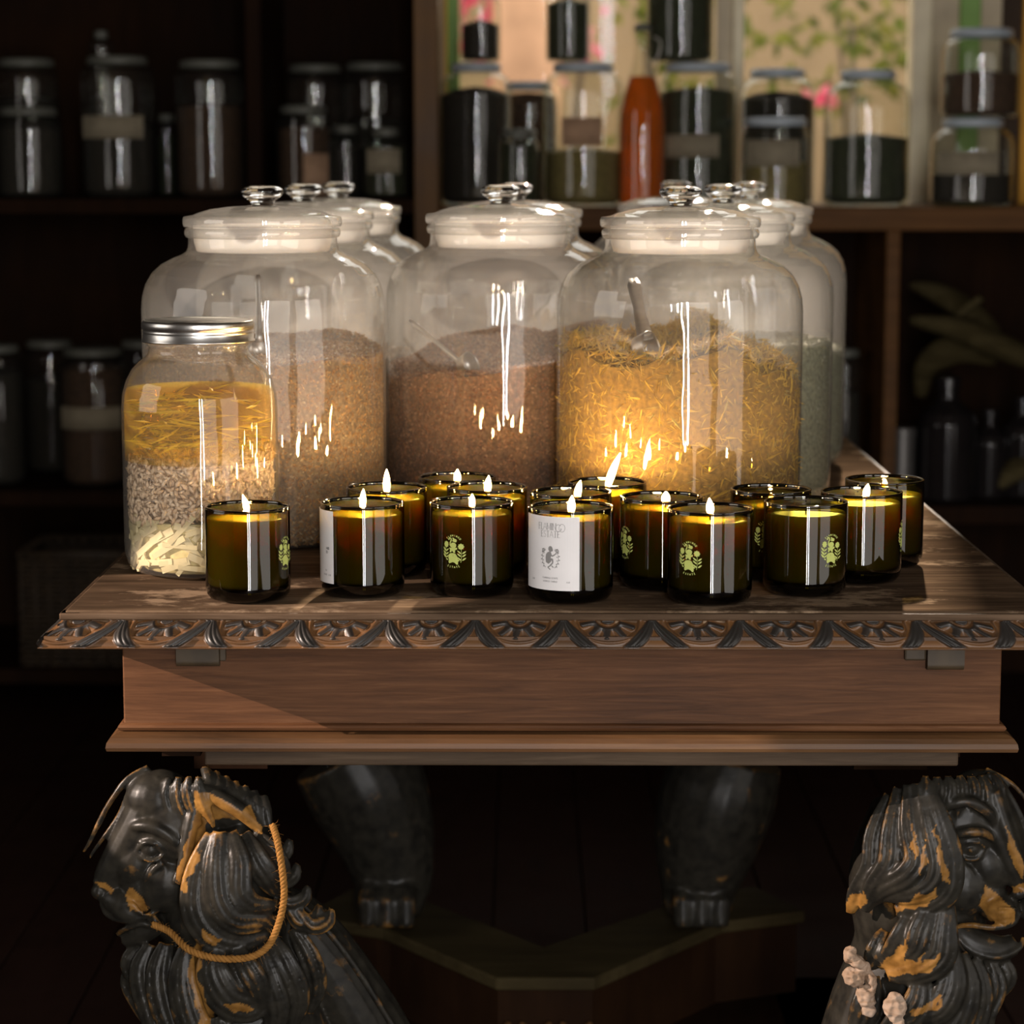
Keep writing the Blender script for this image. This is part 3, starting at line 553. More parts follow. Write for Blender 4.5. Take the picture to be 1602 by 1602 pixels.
# ------------------------------------------------------------------ the carved table
TZ = .78
tb = thing('carved_table', 'long dark carved wooden table on lion supports holding jars and candles', 'table', (.03, 3.2, 0))
def tpart(o): o.parent = tb; o.matrix_parent_inverse = Matrix.Translation(-tb.location); return o
TX0, TX1, TY0, TY1 = -.454, .520, 2.307, 4.06
tpart(MB().box(TX0 + .004, TX1 - .004, TY0 + .004, TY1, TZ - .018, TZ).build('table_top', 'top', None, smooth=False, bevel=.002))
tpart(slab('top_fillet', [(TX0 - .001, TX1 + .001, TY0 - .001, TY0 + .02, TZ - .0085, TZ - .002), (TX0 - .001, TX0 + .02, TY0, TY1, TZ - .0085, TZ - .002), (TX1 - .02, TX1 + .001, TY0, TY1, TZ - .0085, TZ - .002)], 'top_edge', None, .0012))
PER = .0868; VH = .026; XAP = at_y(187, 980, 2.30).x
def sst(a, b_, x): t = np.clip((x - a) / (b_ - a), 0, 1); return t * t * (3 - 2 * t)
def relief(u, v):
    """carved lunettes and paired leaves; u in metres from an apex, v 0 top .. 1 bottom"""
    k = np.floor(u / PER); w = (u / PER - k); du = (w - .5)                       # lunette centre at .5
    jit = (np.sin(k * 12.9) * .5 + .5) * .06
    ex = du / .37; ey = v / (.80 - jit); e = np.sqrt(ex ** 2 + ey ** 2)
    h = np.zeros_like(u)
    h += .55 * np.exp(-((e - 1.0) / .075) ** 2)                                    # arc ridge
    inside = sst(.98, .88, e)
    h -= .75 * inside                                                              # sunk fan
    ang = np.arctan2(ey, ex)
    for c, rr in ((.38, .62), (.98, .64), (1.57 + .05, .62), (2.2, .64), (2.78, .62)):
        da = (ang - c - jit); along = sst(.30, .42, e) * sst(.94, .84, e)
        h += 1.45 * along * np.exp(-(da * e / .145) ** 2 * 1.0)
    h += 1.1 * sst(.27, .2, e)
    # two feathered leaves hanging from each apex
    dv = np.where(w < .5, w, w - 1.0); s = np.abs(dv)
    t = v / .92; cx = .02 + .25 * t ** 1.4
    wd = .024 + .082 * np.sin(np.clip(t, 0, 1) * PI * .62)
    q = (s - cx) / wd; leaf = np.clip(1 - q ** 2, 0, 1) ** .6 * sst(1.04, .93, t)
    groove = .30 * np.exp(-((np.abs(q - .05 * 0) ) / .16) ** 2) + .22 * np.exp(-((np.abs(q) - .55) / .14) ** 2)
    lf = 1.25 * leaf - groove * leaf * 1.0
    mask = sst(.86, 1.0, e)
    h = h + lf * mask
    h *= sst(0, .05, v) * sst(1.0, .93, v)
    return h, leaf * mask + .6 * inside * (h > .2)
def band(p0, p1, outn, name, nu, nv, u0):
    """carved border from p0 to p1, flaring outwards along outn"""
    L = (Vector(p1) - Vector(p0)).length; d = (Vector(p1) - Vector(p0)).normalized(); o2 = Vector(outn)
    U, V = np.meshgrid(np.linspace(0, L, nu), np.linspace(0, 1, nv), indexing='ij')
    h, rel = relief(U + u0, V)
    prof = .021 * np.sin(V * PI / 2) ** 1.3 - .004 * sst(.93, 1, V) - .0035 * (1 - sst(.9, .96, V)) * sst(0, .06, V)
    outw = prof + h * .0042; z = TZ - .0085 - V * VH + h * .0008
    # mitre: stretch ends with the flare
    Ux = -prof * (1 - U / L) + (U / L) * prof + U
    X_ = p0[0] + d.x * Ux + o2.x * outw; Y_ = p0[1] + d.y * Ux + o2.y * outw
    vv = np.stack([X_, Y_, z], -1).reshape(-1, 3)
    i, j = np.meshgrid(np.arange(nu - 1), np.arange(nv - 1), indexing='ij'); a = (i * nv + j).ravel()
    f = np.stack([a, a + 1, a + nv + 1, a + nv], 1)
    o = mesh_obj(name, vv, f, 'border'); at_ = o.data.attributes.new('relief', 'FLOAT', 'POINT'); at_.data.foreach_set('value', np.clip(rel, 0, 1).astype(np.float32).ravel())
    return tpart(o)
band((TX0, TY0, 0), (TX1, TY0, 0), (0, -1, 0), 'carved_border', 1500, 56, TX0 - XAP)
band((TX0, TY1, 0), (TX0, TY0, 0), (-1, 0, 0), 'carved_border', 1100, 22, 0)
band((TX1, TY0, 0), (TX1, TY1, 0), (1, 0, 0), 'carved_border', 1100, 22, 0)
zb = TZ - .0085 - VH
tpart(slab('underboard', [(TX0 - .014, TX1 + .014, TY0 - .014, TY1, zb, zb + .012)], 'mould', None))
AX0, AX1, AY = -.405, .481, 2.37
tpart(MB().box(AX0, AX1, AY, 3.97, .646, zb).build('apron_board', 'apron', None, smooth=False, bevel=.0015))
def frame_mould(name, prof, material):
    """moulding running round front and sides: prof = (out, z)"""
    v = []; f = []; n = len(prof)
    for (sx, ey) in ((-1, 3.97), (-1, None), (1, None), (1, 3.97)):
        for (o_, z) in prof:
            x = (AX0 - o_) if sx < 0 else (AX1 + o_); y = (AY - o_) if ey is None else ey; v.append((x, y, z))
    for s_ in range(3):
        for i in range(n): j = (i + 1) % n; f.append((s_ * n + i, s_ * n + j, (s_ + 1) * n + j, (s_ + 1) * n + i))
    f += [tuple(range(n)), tuple(range(3 * n, 4 * n))[::-1]]
    return tpart(mesh_obj(name, v, f, material, smooth=False))
frame_mould('bead_moulding', [(-.01, .653), (.001, .6535), (.0045, .6520), (.0058, .6495), (.0045, .6470), (.002, .6455), (-.01, .645)], 'apron')
frame_mould('ledge_moulding', [(-.01, .6455), (.003, .6450), (.008, .6435), (.0125, .6405), (.0155, .636), (.0165, .631), (.0155, .6275), (.012, .6265), (-.01, .6265)], 'mould')
tpart(slab('base_strip', [(X(300, AY), X(1528, AY), AY + .011, AY + .05, .6065, .6265)], 'strip', None, .002))
tpart(slab('under_rail', [(AX0 + .03, AX0 + .07, AY + .05, 3.95, .6065, .6265), (AX1 - .07, AX1 - .03, AY + .05, 3.95, .6065, .6265)], 'shelf', None))
for (a, b_, dz, o_) in ((262, 331, .0325, .010), (1467, 1526, .0345, .014)):
    x0, x1 = X(a, AY), X(b_, AY); mb = MB(); pts = []
    for q in range(9): th = PI / 2 * q / 8; pts.append((AY - o_ + .006 - .006 * math.sin(th), zb - dz + .006 - .006 * math.cos(th)))
    poly = [(AY + .001, zb), (AY + .001, zb - dz)] + pts + [(AY - o_, zb)]; n = len(poly)
    mb.add([(x0, y, z) for y, z in poly] + [(x1, y, z) for y, z in poly], [tuple(range(n)), tuple(range(n, 2 * n))[::-1]] + [(i, n + i, n + (i + 1) % n, (i + 1) % n) for i in range(n)])
    tpart(mb.build('runner_block', 'iron', None, smooth=False))
tpart(slab('runner_block', [(X(1432, AY), X(1467, AY), AY - .006, AY + .001, zb - .026, zb)], 'iron', None, .002))
tpart(slab('runner_block', [(X(331, AY), X(341, AY), AY - .006, AY + .001, zb - .027, zb)], 'iron', None, .001))

# rear carved legs, plinth and stretcher
ZS = .15
def pz(px, py, z=ZS): p = at_z(px, py, z); return (p.x, p.y)
poly = [pz(470, 1432), pz(600, 1452), pz(776, 1530), pz(930, 1530), pz(1130, 1442), pz(1260, 1425), pz(1180, 1385), pz(1090, 1400), pz(850, 1480), pz(640, 1398), pz(560, 1385)]
tpart(MB().prism(poly, ZS - .018, ZS).build('stretcher_top', 'dim_board', None, smooth=False, bevel=.003))
cpt = Vector((sum(p[0] for p in poly) / len(poly), sum(p[1] for p in poly) / len(poly)))
tpart(MB().prism([tuple(cpt + (Vector(p) - cpt) * .965) for p in poly], .03, ZS - .018).build('stretcher_body', 'shelf', None, smooth=False))
for k in range(5):      # applied ochre leaves on the front face of the stretcher
    a = pz(790 + k * 32, 1534); z0 = .075
    tpart(MB().ell((a[0], a[1] + .012 + .0, z0), (.007, .012, .016), 8, 6, (0, .4 * (-1) ** k, 0)).build('carved_leaf', 'mould', None))
def rearleg(px0, pxs, sgn):
    Y = 3.28; mb = MB()
    q = spline([(*at_y(px, py, Y), r) for px, py, r in pxs], 6)
    mb.tube([a[:3] for a in q], [a[3] for a in q], 20, 1.15)
    c = at_y(px0, 1405, Y); mb.ell(c, (.052, .065, .036), 18, 12)
    for k in range(-1, 2): mb.tube([(c.x + k * .022, c.y - .03, c.z + .03), (c.x + k * .026, c.y - .064, c.z + .012), (c.x + k * .026, c.y - .07, c.z - .02)], [.018, .016, .012], 8)
    o = mb.build('rear_leg', 'lion', None); m_ = o.modifiers.new('r', 'REMESH'); m_.mode = 'VOXEL'; m_.voxel_size = .004; m_.use_smooth_shade = True
    m_ = o.modifiers.new('s', 'SMOOTH'); m_.iterations = 4
    tpart(o)
rearleg(610, [(540, 1175, .07), (572, 1230, .075), (596, 1290, .066), (612, 1350, .054), (616, 1400, .045)], 1)
rearleg(1092, [(1150, 1175, .07), (1128, 1230, .082), (1110, 1290, .078), (1098, 1350, .066), (1090, 1400, .05)], -1)
tpart(slab('underframe', [(-.36, -.28, 2.55, 3.9, .56, .61), (.36, .44, 2.55, 3.9, .56, .61), (-.3, .4, 3.2, 3.36, .545, .61)], 'shelf', None))

# ------------------------------------------------------------------ carved lions
def lion(Z0, build, name, vox, label, bare):
    mb = MB(); k = Z0 / F * 1.01
    def P(px, py, d=0): p = at_y(px, py, Z0); return Vector((p.x, p.y - d * k, p.z))
    def E(px, py, d, rx, ry, rd, a=0): mb.ell(P(px, py, d), (rx * k, rd * k, ry * k), 20, 14, (0, math.radians(a), 0))
    def Tb(pts, seg=12, flat=None, n=6):
        q = spline(pts, n); mb.tube([P(a[0], a[1], a[2]) for a in q], [max(.3, a[3]) * k for a in q], seg, flat, up=(0, 1, 0))
    def lock(pts, w, n=4, r=None, curl=1.0, dd=4):
        """a lock of hair: n strands side by side, swelling in the middle and meeting at the tip; pts=(px,py,d)"""
        q = spline(pts, 7); m_ = len(q)
        for s_ in range(n):
            o_ = (s_ - (n - 1) / 2) / max(1, (n - 1) / 2) if n > 1 else 0
            out_ = []
            for i, a in enumerate(q):
                t = i / (m_ - 1); tx = q[min(i + 1, m_ - 1)] - q[max(i - 1, 0)]; L = math.hypot(tx[0], tx[1]) or 1
                nx, ny = -tx[1] / L, tx[0] / L; sw = w * (math.sin(PI * (t * .80 + .12)) ** .8) * .5
                rr = (r or w / n * .62) * (math.sin(PI * (t * .84 + .10)) ** .6)
                out_.append((a[0] + nx * o_ * sw, a[1] + ny * o_ * sw, a[2] + dd * (1 - o_ * o_), rr))
            mb.tube([P(*a[:3]) for a in out_], [max(.5, a[3]) * k for a in out_], 8, None, up=(0, 1, 0))
    build(P, E, Tb, lock, mb)
    o = mb.build(name, 'lion', None)
    # voxel-merge the carving into one continuous piece and mark the spots where the paint has come off
    m_ = o.modifiers.new('r', 'REMESH'); m_.mode = 'VOXEL'; m_.voxel_size = vox; m_.use_smooth_shade = True
    m_ = o.modifiers.new('s', 'SMOOTH'); m_.iterations = 2; m_.factor = .5
    dg = bpy.context.evaluated_depsgraph_get(); me = bpy.data.meshes.new_from_object(o.evaluated_get(dg)); o.modifiers.clear(); old = o.data; o.data = me; bpy.data.meshes.remove(old)
    if not me.materials: me.materials.append(M['lion'])
    nv = len(me.vertices); co = np.empty(nv * 3, np.float32); me.vertices.foreach_get('co', co); co = co.reshape(-1, 3)
    o0 = P(0, 0, 0); ux = (P(1000, 0, 0) - o0).x / 1000; px = np.empty(nv); 
    ex = P(800, 1400, 0); sx = (P(801, 1400, 0).x - ex.x); 
    py = 1400 + (ex.z - co[:, 2]) / (P(800, 1400, 0).z - P(800, 1401, 0).z); px = 800 + (co[:, 0] - ex.x) / sx
    dd = (Z0 - co[:, 1]) / k; val = np.zeros(nv)
    wob = np.array([mnoise.noise(Vector((float(c[0]) * 90, float(c[1]) * 90, float(c[2]) * 90))) for c in co]) if nv < 900000 else np.zeros(nv)
    for polyg, dmin in bare:
        pp = np.array(polyg, float); ins = np.zeros(nv, bool); qx = px + wob * 7; qy = py + wob * 7; j = len(pp) - 1
        for i in range(len(pp)):
            c_ = ((pp[i, 1] > qy) != (pp[j, 1] > qy)) & (qx < (pp[j, 0] - pp[i, 0]) * (qy - pp[i, 1]) / (pp[j, 1] - pp[i, 1] + 1e-9) + pp[i, 0]); ins ^= c_; j = i
        val[ins & (dd > dmin)] = 1
    a_ = me.attributes.new('bare', 'FLOAT', 'POINT'); a_.data.foreach_set('value', val.astype(np.float32))
    me.polygons.foreach_set('use_smooth', np.ones(len(me.polygons), bool))
    if label: o['label'] = label
    return tpart(o), P, k

def lion_left(P, E, Tb, lock, mb):
    # skull, cheeks, muzzle (profile to the left)
    E(275, 1290, 0, 78, 74, 50, -20); E(352, 1262, -4, 62, 40, 34, 25); E(250, 1250, 0, 56, 48, 44)
    Tb([(252, 1232, 0, 40), (228, 1282, 0, 40), (196, 1335, 0, 34), (172, 1374, 0, 27), (163, 1390, 0, 19)], 16)
    E(215, 1345, 12, 34, 46, 30, 25); E(222, 1385, 8, 34, 34, 30); Tb([(241, 1222, 6, 17), (212, 1278, 12, 15), (178, 1342, 10, 13), (158, 1382, 8, 14)], 12)          # bridge of the nose
    E(157, 1392, 6, 14, 14, 20, -20); E(170, 1404, 14, 12, 10, 10)                                        # nose pad and wing
    E(198, 1408, 6, 40, 27, 36, 10); E(205, 1418, 26, 30, 20, 16, 15)                                     # upper lip
    E(262, 1375, 10, 50, 52, 38); E(252, 1392, 26, 26, 26, 18)                                            # cheek
    Tb([(252, 1432, 4, 24), (224, 1452, 4, 24), (203, 1462, 4, 19), (192, 1462, 4, 13)], 14)              # lower jaw
    Tb([(246, 1440, 26, 5), (222, 1436, 32, 5), (196, 1448, 24, 5), (187, 1458, 12, 5)], 8)               # lower lip roll
    Tb([(160, 1408, 14, 4), (172, 1424, 22, 5), (200, 1430, 33, 5.5), (232, 1424, 34, 5), (252, 1414, 32, 4)], 8)
    # brow, eye, lids
    Tb([(206, 1290, 24, 6), (222, 1282, 38, 9), (248, 1282, 46, 11), (276, 1298, 48, 9), (288, 1318, 44, 6)], 10)
    E(241, 1319, 37, 13, 12, 10); Tb([(221, 1320, 36, 3), (232, 1307, 44, 3.6), (250, 1307, 47, 3.8), (264, 1322, 42, 3)], 8)
    Tb([(221, 1322, 36, 2.6), (234, 1333, 43, 3), (252, 1333, 45, 3), (264, 1323, 42, 2.6)], 8)
    Tb([(262, 1338, 42, 5), (246, 1350, 40, 6), (238, 1372, 36, 6), (228, 1390, 34, 5)], 8)
    Tb([(265, 1345, 40, 4), (262, 1370, 42, 5), (250, 1395, 40, 5), (238, 1410, 34, 4)], 8)
    for q in range(4): Tb([(186 + q * 7, 1396 + q * 3, 34, 1.6), (204 + q * 7, 1402 + q * 5, 40, 1.9), (222 + q * 6, 1400 + q * 6, 40, 1.4)], 6)
    # forehead fringe
    for a in range(6): lock([(236 + a * 16, 1212 - a * 2, 14 + a * 6), (226 + a * 19, 1236, 26 + a * 5), (232 + a * 22, 1268 + a * 3, 36 + a * 2)], 15, 3)
    # wisps sweeping free in front of the brow
    for (e_, m_, w_) in (((131, 1332), (168, 1262), 5), ((141, 1341), (186, 1276), 4.5), ((170, 1312), (200, 1262), 4), ((150, 1300), (180, 1240), 3.4)):
        Tb([(232, 1200, 0, 5), ((232 + m_[0]) / 2 - 4, (1200 + m_[1]) / 2 - 6, 4, w_), (m_[0], m_[1], 4, w_), (e_[0] + 10, e_[1] - 16, 4, w_ * .8), (e_[0], e_[1], 4, 2.6)], 8)
    # neck, chest and body running down to the base
    Tb([(330, 1290, -30, 76), (352, 1380, -42, 100), (345, 1490, -48, 108), (385, 1620, -50, 125), (430, 1780, -40, 130), (450, 2060, -60, 120)], 26)
    Tb([(400, 1400, -70, 8), (450, 1460, -76, 50), (520, 1560, -90, 62), (600, 1720, -110, 70), (660, 1960, -120, 70)], 18)
    Tb([(470, 1415, -8, 5), (520, 1470, -12, 6), (568, 1540, -20, 6), (640, 1660, -30, 6)], 8)
    E(270, 2070, 20, 110, 60, 70); E(330, 1990, 10, 70, 110, 60)
    # ear frame and crest (bare wood shows here)
    Tb([(318, 1228, 30, 12), (306, 1275, 44, 12), (296, 1330, 50, 11), (288, 1368, 48, 9)], 10)
    Tb([(312, 1222, 30, 13), (342, 1236, 40, 14), (378, 1256, 42, 13), (412, 1288, 34, 10)], 10)
    for a in range(7): Tb([(322 + a * 15, 1200 + a * 7, 8 + a, 9), (330 + a * 15, 1214 + a * 8, 26, 9), (336 + a * 15, 1232 + a * 9, 36, 5)], 8)
    # big swinging side locks of the mane
    lock([(342, 1288, 62), (322, 1345, 76), (322, 1400, 84), (352, 1440, 82), (392, 1452, 70), (432, 1440, 52)], 44, 5, 7.5)
    lock([(352, 1282, 66), (350, 1330, 84), (356, 1380, 92), (380, 1412, 88), (420, 1420, 70), (438, 1448, 50)], 34, 4, 7)
    lock([(368, 1284, 62), (382, 1325, 82), (384, 1368, 88), (404, 1392, 82), (440, 1398, 62)], 32, 4, 7)
    lock([(388, 1288, 52), (408, 1325, 70), (430, 1360, 66), (444, 1388, 52)], 30, 4, 6.5)
    lock([(398, 1296, 40), (430, 1320, 54), (456, 1360, 46)], 26, 3, 7)
    for (x, y) in ((452, 1350), (468, 1384), (486, 1414), (505, 1420), (440, 1312)):
        lock([(x - 34, y - 8, 40), (x - 14, y + 16, 44), (x + 10, y + 12, 34), (x + 16, y - 8, 26)], 18, 3, 4.5)
    # lower mane
    lock([(345, 1452, 80), (345, 1490, 98), (368, 1530, 96), (402, 1548, 80), (418, 1530, 68)], 46, 5, 8)
    lock([(372, 1456, 74), (396, 1490, 92), (410, 1520, 88), (412, 1560, 74)], 36, 4, 7)
    lock([(300, 1460, 64), (296, 1510, 78), (312, 1570, 84), (340, 1620, 80), (380, 1650, 74)], 40, 5, 7)
    lock([(266, 1462, 40), (258, 1510, 54), (272, 1570, 62), (300, 1630, 66)], 36, 4, 7)
    lock([(240, 1470, 20), (226, 1510, 30), (240, 1566, 42), (262, 1640, 50)], 30, 4, 6.5)
    lock([(222, 1474, 8), (206, 1498, 12), (214, 1520, 16), (232, 1526, 22)], 22, 3, 6)
    lock([(214, 1500, 2), (204, 1530, 8), (218, 1562, 14), (236, 1600, 20)], 22, 3, 5.5)
    lock([(430, 1452, 52), (452, 1490, 66), (470, 1540, 60), (462, 1592, 50)], 34, 4, 6.5)
    lock([(410, 1462, 60), (428, 1510, 78), (440, 1560, 74), (424, 1610, 64)], 34, 4, 6.5)
    lock([(350, 1560, 86), (362, 1600, 98), (392, 1640, 92), (432, 1660, 80)], 40, 4, 8)
    lock([(460, 1440, 36), (486, 1480, 44), (498, 1530, 36), (486, 1576, 28)], 26, 3, 6)
LL, PL, kL = lion(2.44, lion_left, 'lion_support', .00185, 'left lion carving in black-painted wood, facing left with ochre bare patches',
    [([(314, 1226), (345, 1232), (385, 1254), (398, 1252), (418, 1292), (398, 1288), (384, 1276), (350, 1270), (330, 1275), (324, 1310), (302, 1372), (284, 1362), (300, 1300), (316, 1262)], 10),
     ([(312, 1452), (326, 1452), (324, 1500), (338, 1560), (344, 1610), (318, 1610), (320, 1560), (304, 1500)], 20),
     ([(326, 1424), (336, 1432), (356, 1440), (344, 1450), (332, 1446)], 40), ([(198, 1390), (216, 1384), (232, 1398), (240, 1420), (210, 1414)], 22), ([(150, 1376), (168, 1374), (184, 1388), (182, 1396), (168, 1386)], 2),
     ([(358, 1536), (376, 1532), (400, 1546), (402, 1552), (380, 1556)], 50)])

def lion_right(P, E, Tb, lock, mb):
    E(1505, 1290, 0, 74, 78, 58, 14); E(1530, 1246, 0, 52, 44, 46)
    Tb([(1540, 1236, 10, 36), (1556, 1282, 20, 36), (1574, 1330, 26, 31), (1590, 1364, 30, 24), (1598, 1380, 30, 18)], 16)
    E(1540, 1345, 26, 36, 46, 30, -20); E(1536, 1388, 22, 34, 34, 30); Tb([(1548, 1230, 34, 13), (1562, 1278, 46, 13), (1582, 1330, 50, 11), (1600, 1366, 46, 13)], 12)
    E(1600, 1380, 40, 17, 13, 16, 20); E(1583, 1384, 48, 12, 9, 9, 10); E(1618, 1392, 20, 16, 14, 16)
    E(1556, 1408, 34, 32, 25, 30, -8); E(1556, 1408, 52, 24, 19, 14, -10); E(1608, 1414, 22, 26, 20, 26)
    E(1505, 1378, 22, 42, 50, 38); E(1500, 1358, 44, 18, 20, 12)
    Tb([(1490, 1450, 22, 26), (1524, 1468, 30, 26), (1556, 1474, 32, 22), (1582, 1468, 28, 17)], 14)
    Tb([(1478, 1440, 44, 5), (1510, 1470, 52, 5), (1550, 1480, 54, 5.5), (1584, 1470, 46, 5), (1594, 1456, 34, 4)], 8)
    Tb([(1476, 1438, 46, 4), (1506, 1430, 56, 5), (1540, 1432, 62, 5.5), (1572, 1428, 58, 5), (1588, 1412, 46, 4)], 8)
    Tb([(1450, 1262, 40, 6), (1478, 1244, 54, 9), (1508, 1240, 58, 9), (1536, 1258, 54, 9), (1548, 1280, 46, 6)], 10)
    Tb([(1478, 1294, 52, 5), (1500, 1286, 60, 8), (1526, 1286, 60, 8), (1546, 1300, 50, 5)], 10)
    E(1511, 1315, 47, 14, 12, 10); Tb([(1490, 1318, 46, 3), (1500, 1303, 55, 3.8), (1520, 1302, 56, 3.8), (1531, 1312, 50, 3)], 8)
    Tb([(1490, 1318, 46, 2.6), (1502, 1329, 54, 3), (1520, 1328, 54, 3), (1531, 1313, 50, 2.6)], 8)
    E(1509, 1315, 57, 4, 4, 2.4)
    Tb([(1494, 1336, 48, 5), (1510, 1352, 50, 6), (1514, 1372, 50, 6), (1526, 1392, 52, 5)], 8)
    for q in range(5): Tb([(1548 + q * 1, 1402 + q * 7, 66 - q, 1.6), (1562, 1400 + q * 7.4, 69 - q, 2.1), (1580 - q, 1402 + q * 5, 62 - q, 1.6)], 6)
    for a in range(7): lock([(1548 - a * 18, 1206 - a * 1, 20 + a * 5), (1556 - a * 20, 1226, 34 + a * 5), (1560 - a * 24, 1258 + a * 2, 44 + a * 2)], 16, 3)
    Tb([(1540, 1204, 20, 4), (1566, 1224, 26, 4), (1592, 1268, 28, 4), (1612, 1324, 26, 3)], 8); Tb([(1540, 1200, 10, 4), (1580, 1222, 16, 4), (1612, 1262, 18, 4), (1640, 1320, 16, 3)], 8)
    E(1571, 1272, 40, 5, 12, 5, -8)
    # neck and body
    Tb([(1450, 1280, -34, 84), (1436, 1380, -46, 104), (1448, 1490, -50, 108), (1420, 1620, -50, 126), (1380, 1780, -30, 130), (1360, 2060, -50, 120)], 26)
    Tb([(1410, 1500, -80, 8), (1390, 1600, -90, 50), (1350, 1700, -110, 60), (1300, 1960, -120, 66)], 18)
    E(1540, 2070, 20, 110, 60, 70); E(1480, 1990, 10, 70, 110, 60)
    # mane
    lock([(1438, 1212, 56), (1452, 1262, 80), (1466, 1320, 88), (1462, 1366, 88), (1428, 1394, 82), (1390, 1404, 68)], 40, 5, 7.5)
    lock([(1428, 1210, 54), (1438, 1270, 84), (1448, 1320, 94), (1440, 1352, 94), (1410, 1372, 88), (1374, 1384, 66)], 34, 4, 7)
    lock([(1416, 1214, 50), (1416, 1270, 78), (1424, 1318, 92), (1404, 1348, 92), (1372, 1372, 72), (1352, 1400, 50)], 36, 4, 7)
    lock([(1402, 1222, 40), (1390, 1280, 66), (1384, 1330, 76), (1360, 1370, 66), (1346, 1412, 46)], 34, 4, 7)
    lock([(1388, 1236, 28), (1364, 1290, 48), (1358, 1340, 56), (1336, 1384, 44), (1326, 1420, 30)], 30, 4, 6)
    lock([(1466, 1384, 78), (1458, 1430, 92), (1450, 1466, 94), (1416, 1490, 88), (1378, 1504, 66)], 44, 5, 8)
    lock([(1446, 1392, 80), (1430, 1424, 92), (1416, 1460, 92), (1384, 1484, 72)], 34, 4, 7)
    lock([(1420, 1402, 70), (1402, 1436, 82), (1386, 1470, 74), (1366, 1494, 56)], 30, 4, 6.5)
    lock([(1476, 1460, 70), (1474, 1510, 86), (1452, 1550, 90), (1412, 1566, 80)], 38, 5, 7)
    lock([(1490, 1470, 62), (1498, 1520, 76), (1480, 1572, 80), (1440, 1610, 76), (1410, 1622, 70)], 40, 5, 7)
    lock([(1512, 1482, 52), (1520, 1530, 62), (1506, 1590, 66), (1474, 1640, 64)], 34, 4, 7)
    lock([(1540, 1488, 44), (1548, 1526, 52), (1532, 1570, 54), (1540, 1606, 46)], 26, 3, 6)
    lock([(1560, 1486, 34), (1570, 1516, 38), (1556, 1548, 38)], 20, 3, 5)
    lock([(1380, 1440, 50), (1366, 1470, 58), (1352, 1500, 48)], 28, 3, 7)
    lock([(1430, 1500, 82), (1420, 1540, 92), (1388, 1580, 84), (1366, 1622, 70)], 38, 4, 7)
    lock([(1360, 1510, 44), (1346, 1560, 52), (1330, 1610, 44)], 34, 4, 7)
LR, PR, kR = lion(2.44, lion_right, 'lion_support', .00185, 'right lion carving with open mouth, facing right, ochre rubbed mane',
    [([(1376, 1398), (1400, 1386), (1424, 1370), (1450, 1360), (1446, 1378), (1420, 1392), (1384, 1404)], 40), ([(1412, 1262), (1418, 1300), (1414, 1318), (1408, 1300)], 40), ([(1426, 1284), (1432, 1320), (1424, 1344), (1422, 1320)], 40), ([(1442, 1262), (1460, 1320), (1466, 1350), (1456, 1350), (1450, 1310)], 40),
     ([(1316, 1400), (1342, 1376), (1346, 1392), (1330, 1420), (1316, 1418)], 10), ([(1368, 1490), (1384, 1462), (1406, 1436), (1398, 1470), (1420, 1470), (1430, 1454), (1426, 1474), (1456, 1460), (1450, 1480), (1410, 1496), (1376, 1506)], 30),
     ([(1522, 1400), (1530, 1370), (1550, 1384), (1574, 1404), (1572, 1424), (1540, 1428)], 36), ([(1572, 1372), (1586, 1362), (1602, 1362), (1600, 1378), (1576, 1382)], 30), ([(1410, 1548), (1440, 1544), (1462, 1524), (1452, 1548), (1418, 1560)], 40), ([(1556, 1274), (1572, 1300), (1590, 1340), (1582, 1356), (1566, 1320)], 40)])
def chip(P, pts, k):
    mb = MB()
    for (x, y, d, rx, ry, rd, a) in pts: mb.ell(P(x, y, d), (rx * k, rd * k, ry * k), 14, 10, (0, math.radians(a), 0))
    o = mb.build('broken_lock', 'broken', None); o['label'] = 'pale splintered stump of a broken mane curl'
    m_ = o.modifiers.new('r', 'REMESH'); m_.mode = 'VOXEL'; m_.voxel_size = .0014; m_.use_smooth_shade = True
    tx = bpy.data.textures.new('chips', 'VORONOI'); tx.noise_scale = .007; d = o.modifiers.new('d', 'DISPLACE'); d.texture = tx; d.strength = .005; d.texture_coords = 'GLOBAL'
    tpart(o)
chip(PR, [(1322, 1474, 62, 9, 13, 16, 20), (1332, 1484, 62, 14, 10, 14, 30)], kR); chip(PR, [(1328, 1508, 62, 18, 14, 16, 35), (1342, 1496, 58, 11, 12, 14, 0)], kR)
chip(PR, [(1346, 1538, 62, 14, 20, 16, -25), (1354, 1516, 60, 9, 18, 14, -10), (1350, 1560, 60, 12, 10, 14, 0)], kR); chip(PR, [(1388, 1546, 92, 19, 25, 12, -10), (1394, 1570, 88, 14, 14, 12, 0)], kR)
tpart(slab('plinth', [(-.52, .56, 2.40, 2.62, .0, .03), (-.40, -.28, 2.5, 3.4, .0, .03), (.36, .48, 2.5, 3.4, 0, .03), (-.4, .48, 3.1, 3.4, 0, .03)], 'shelf', None, .004))
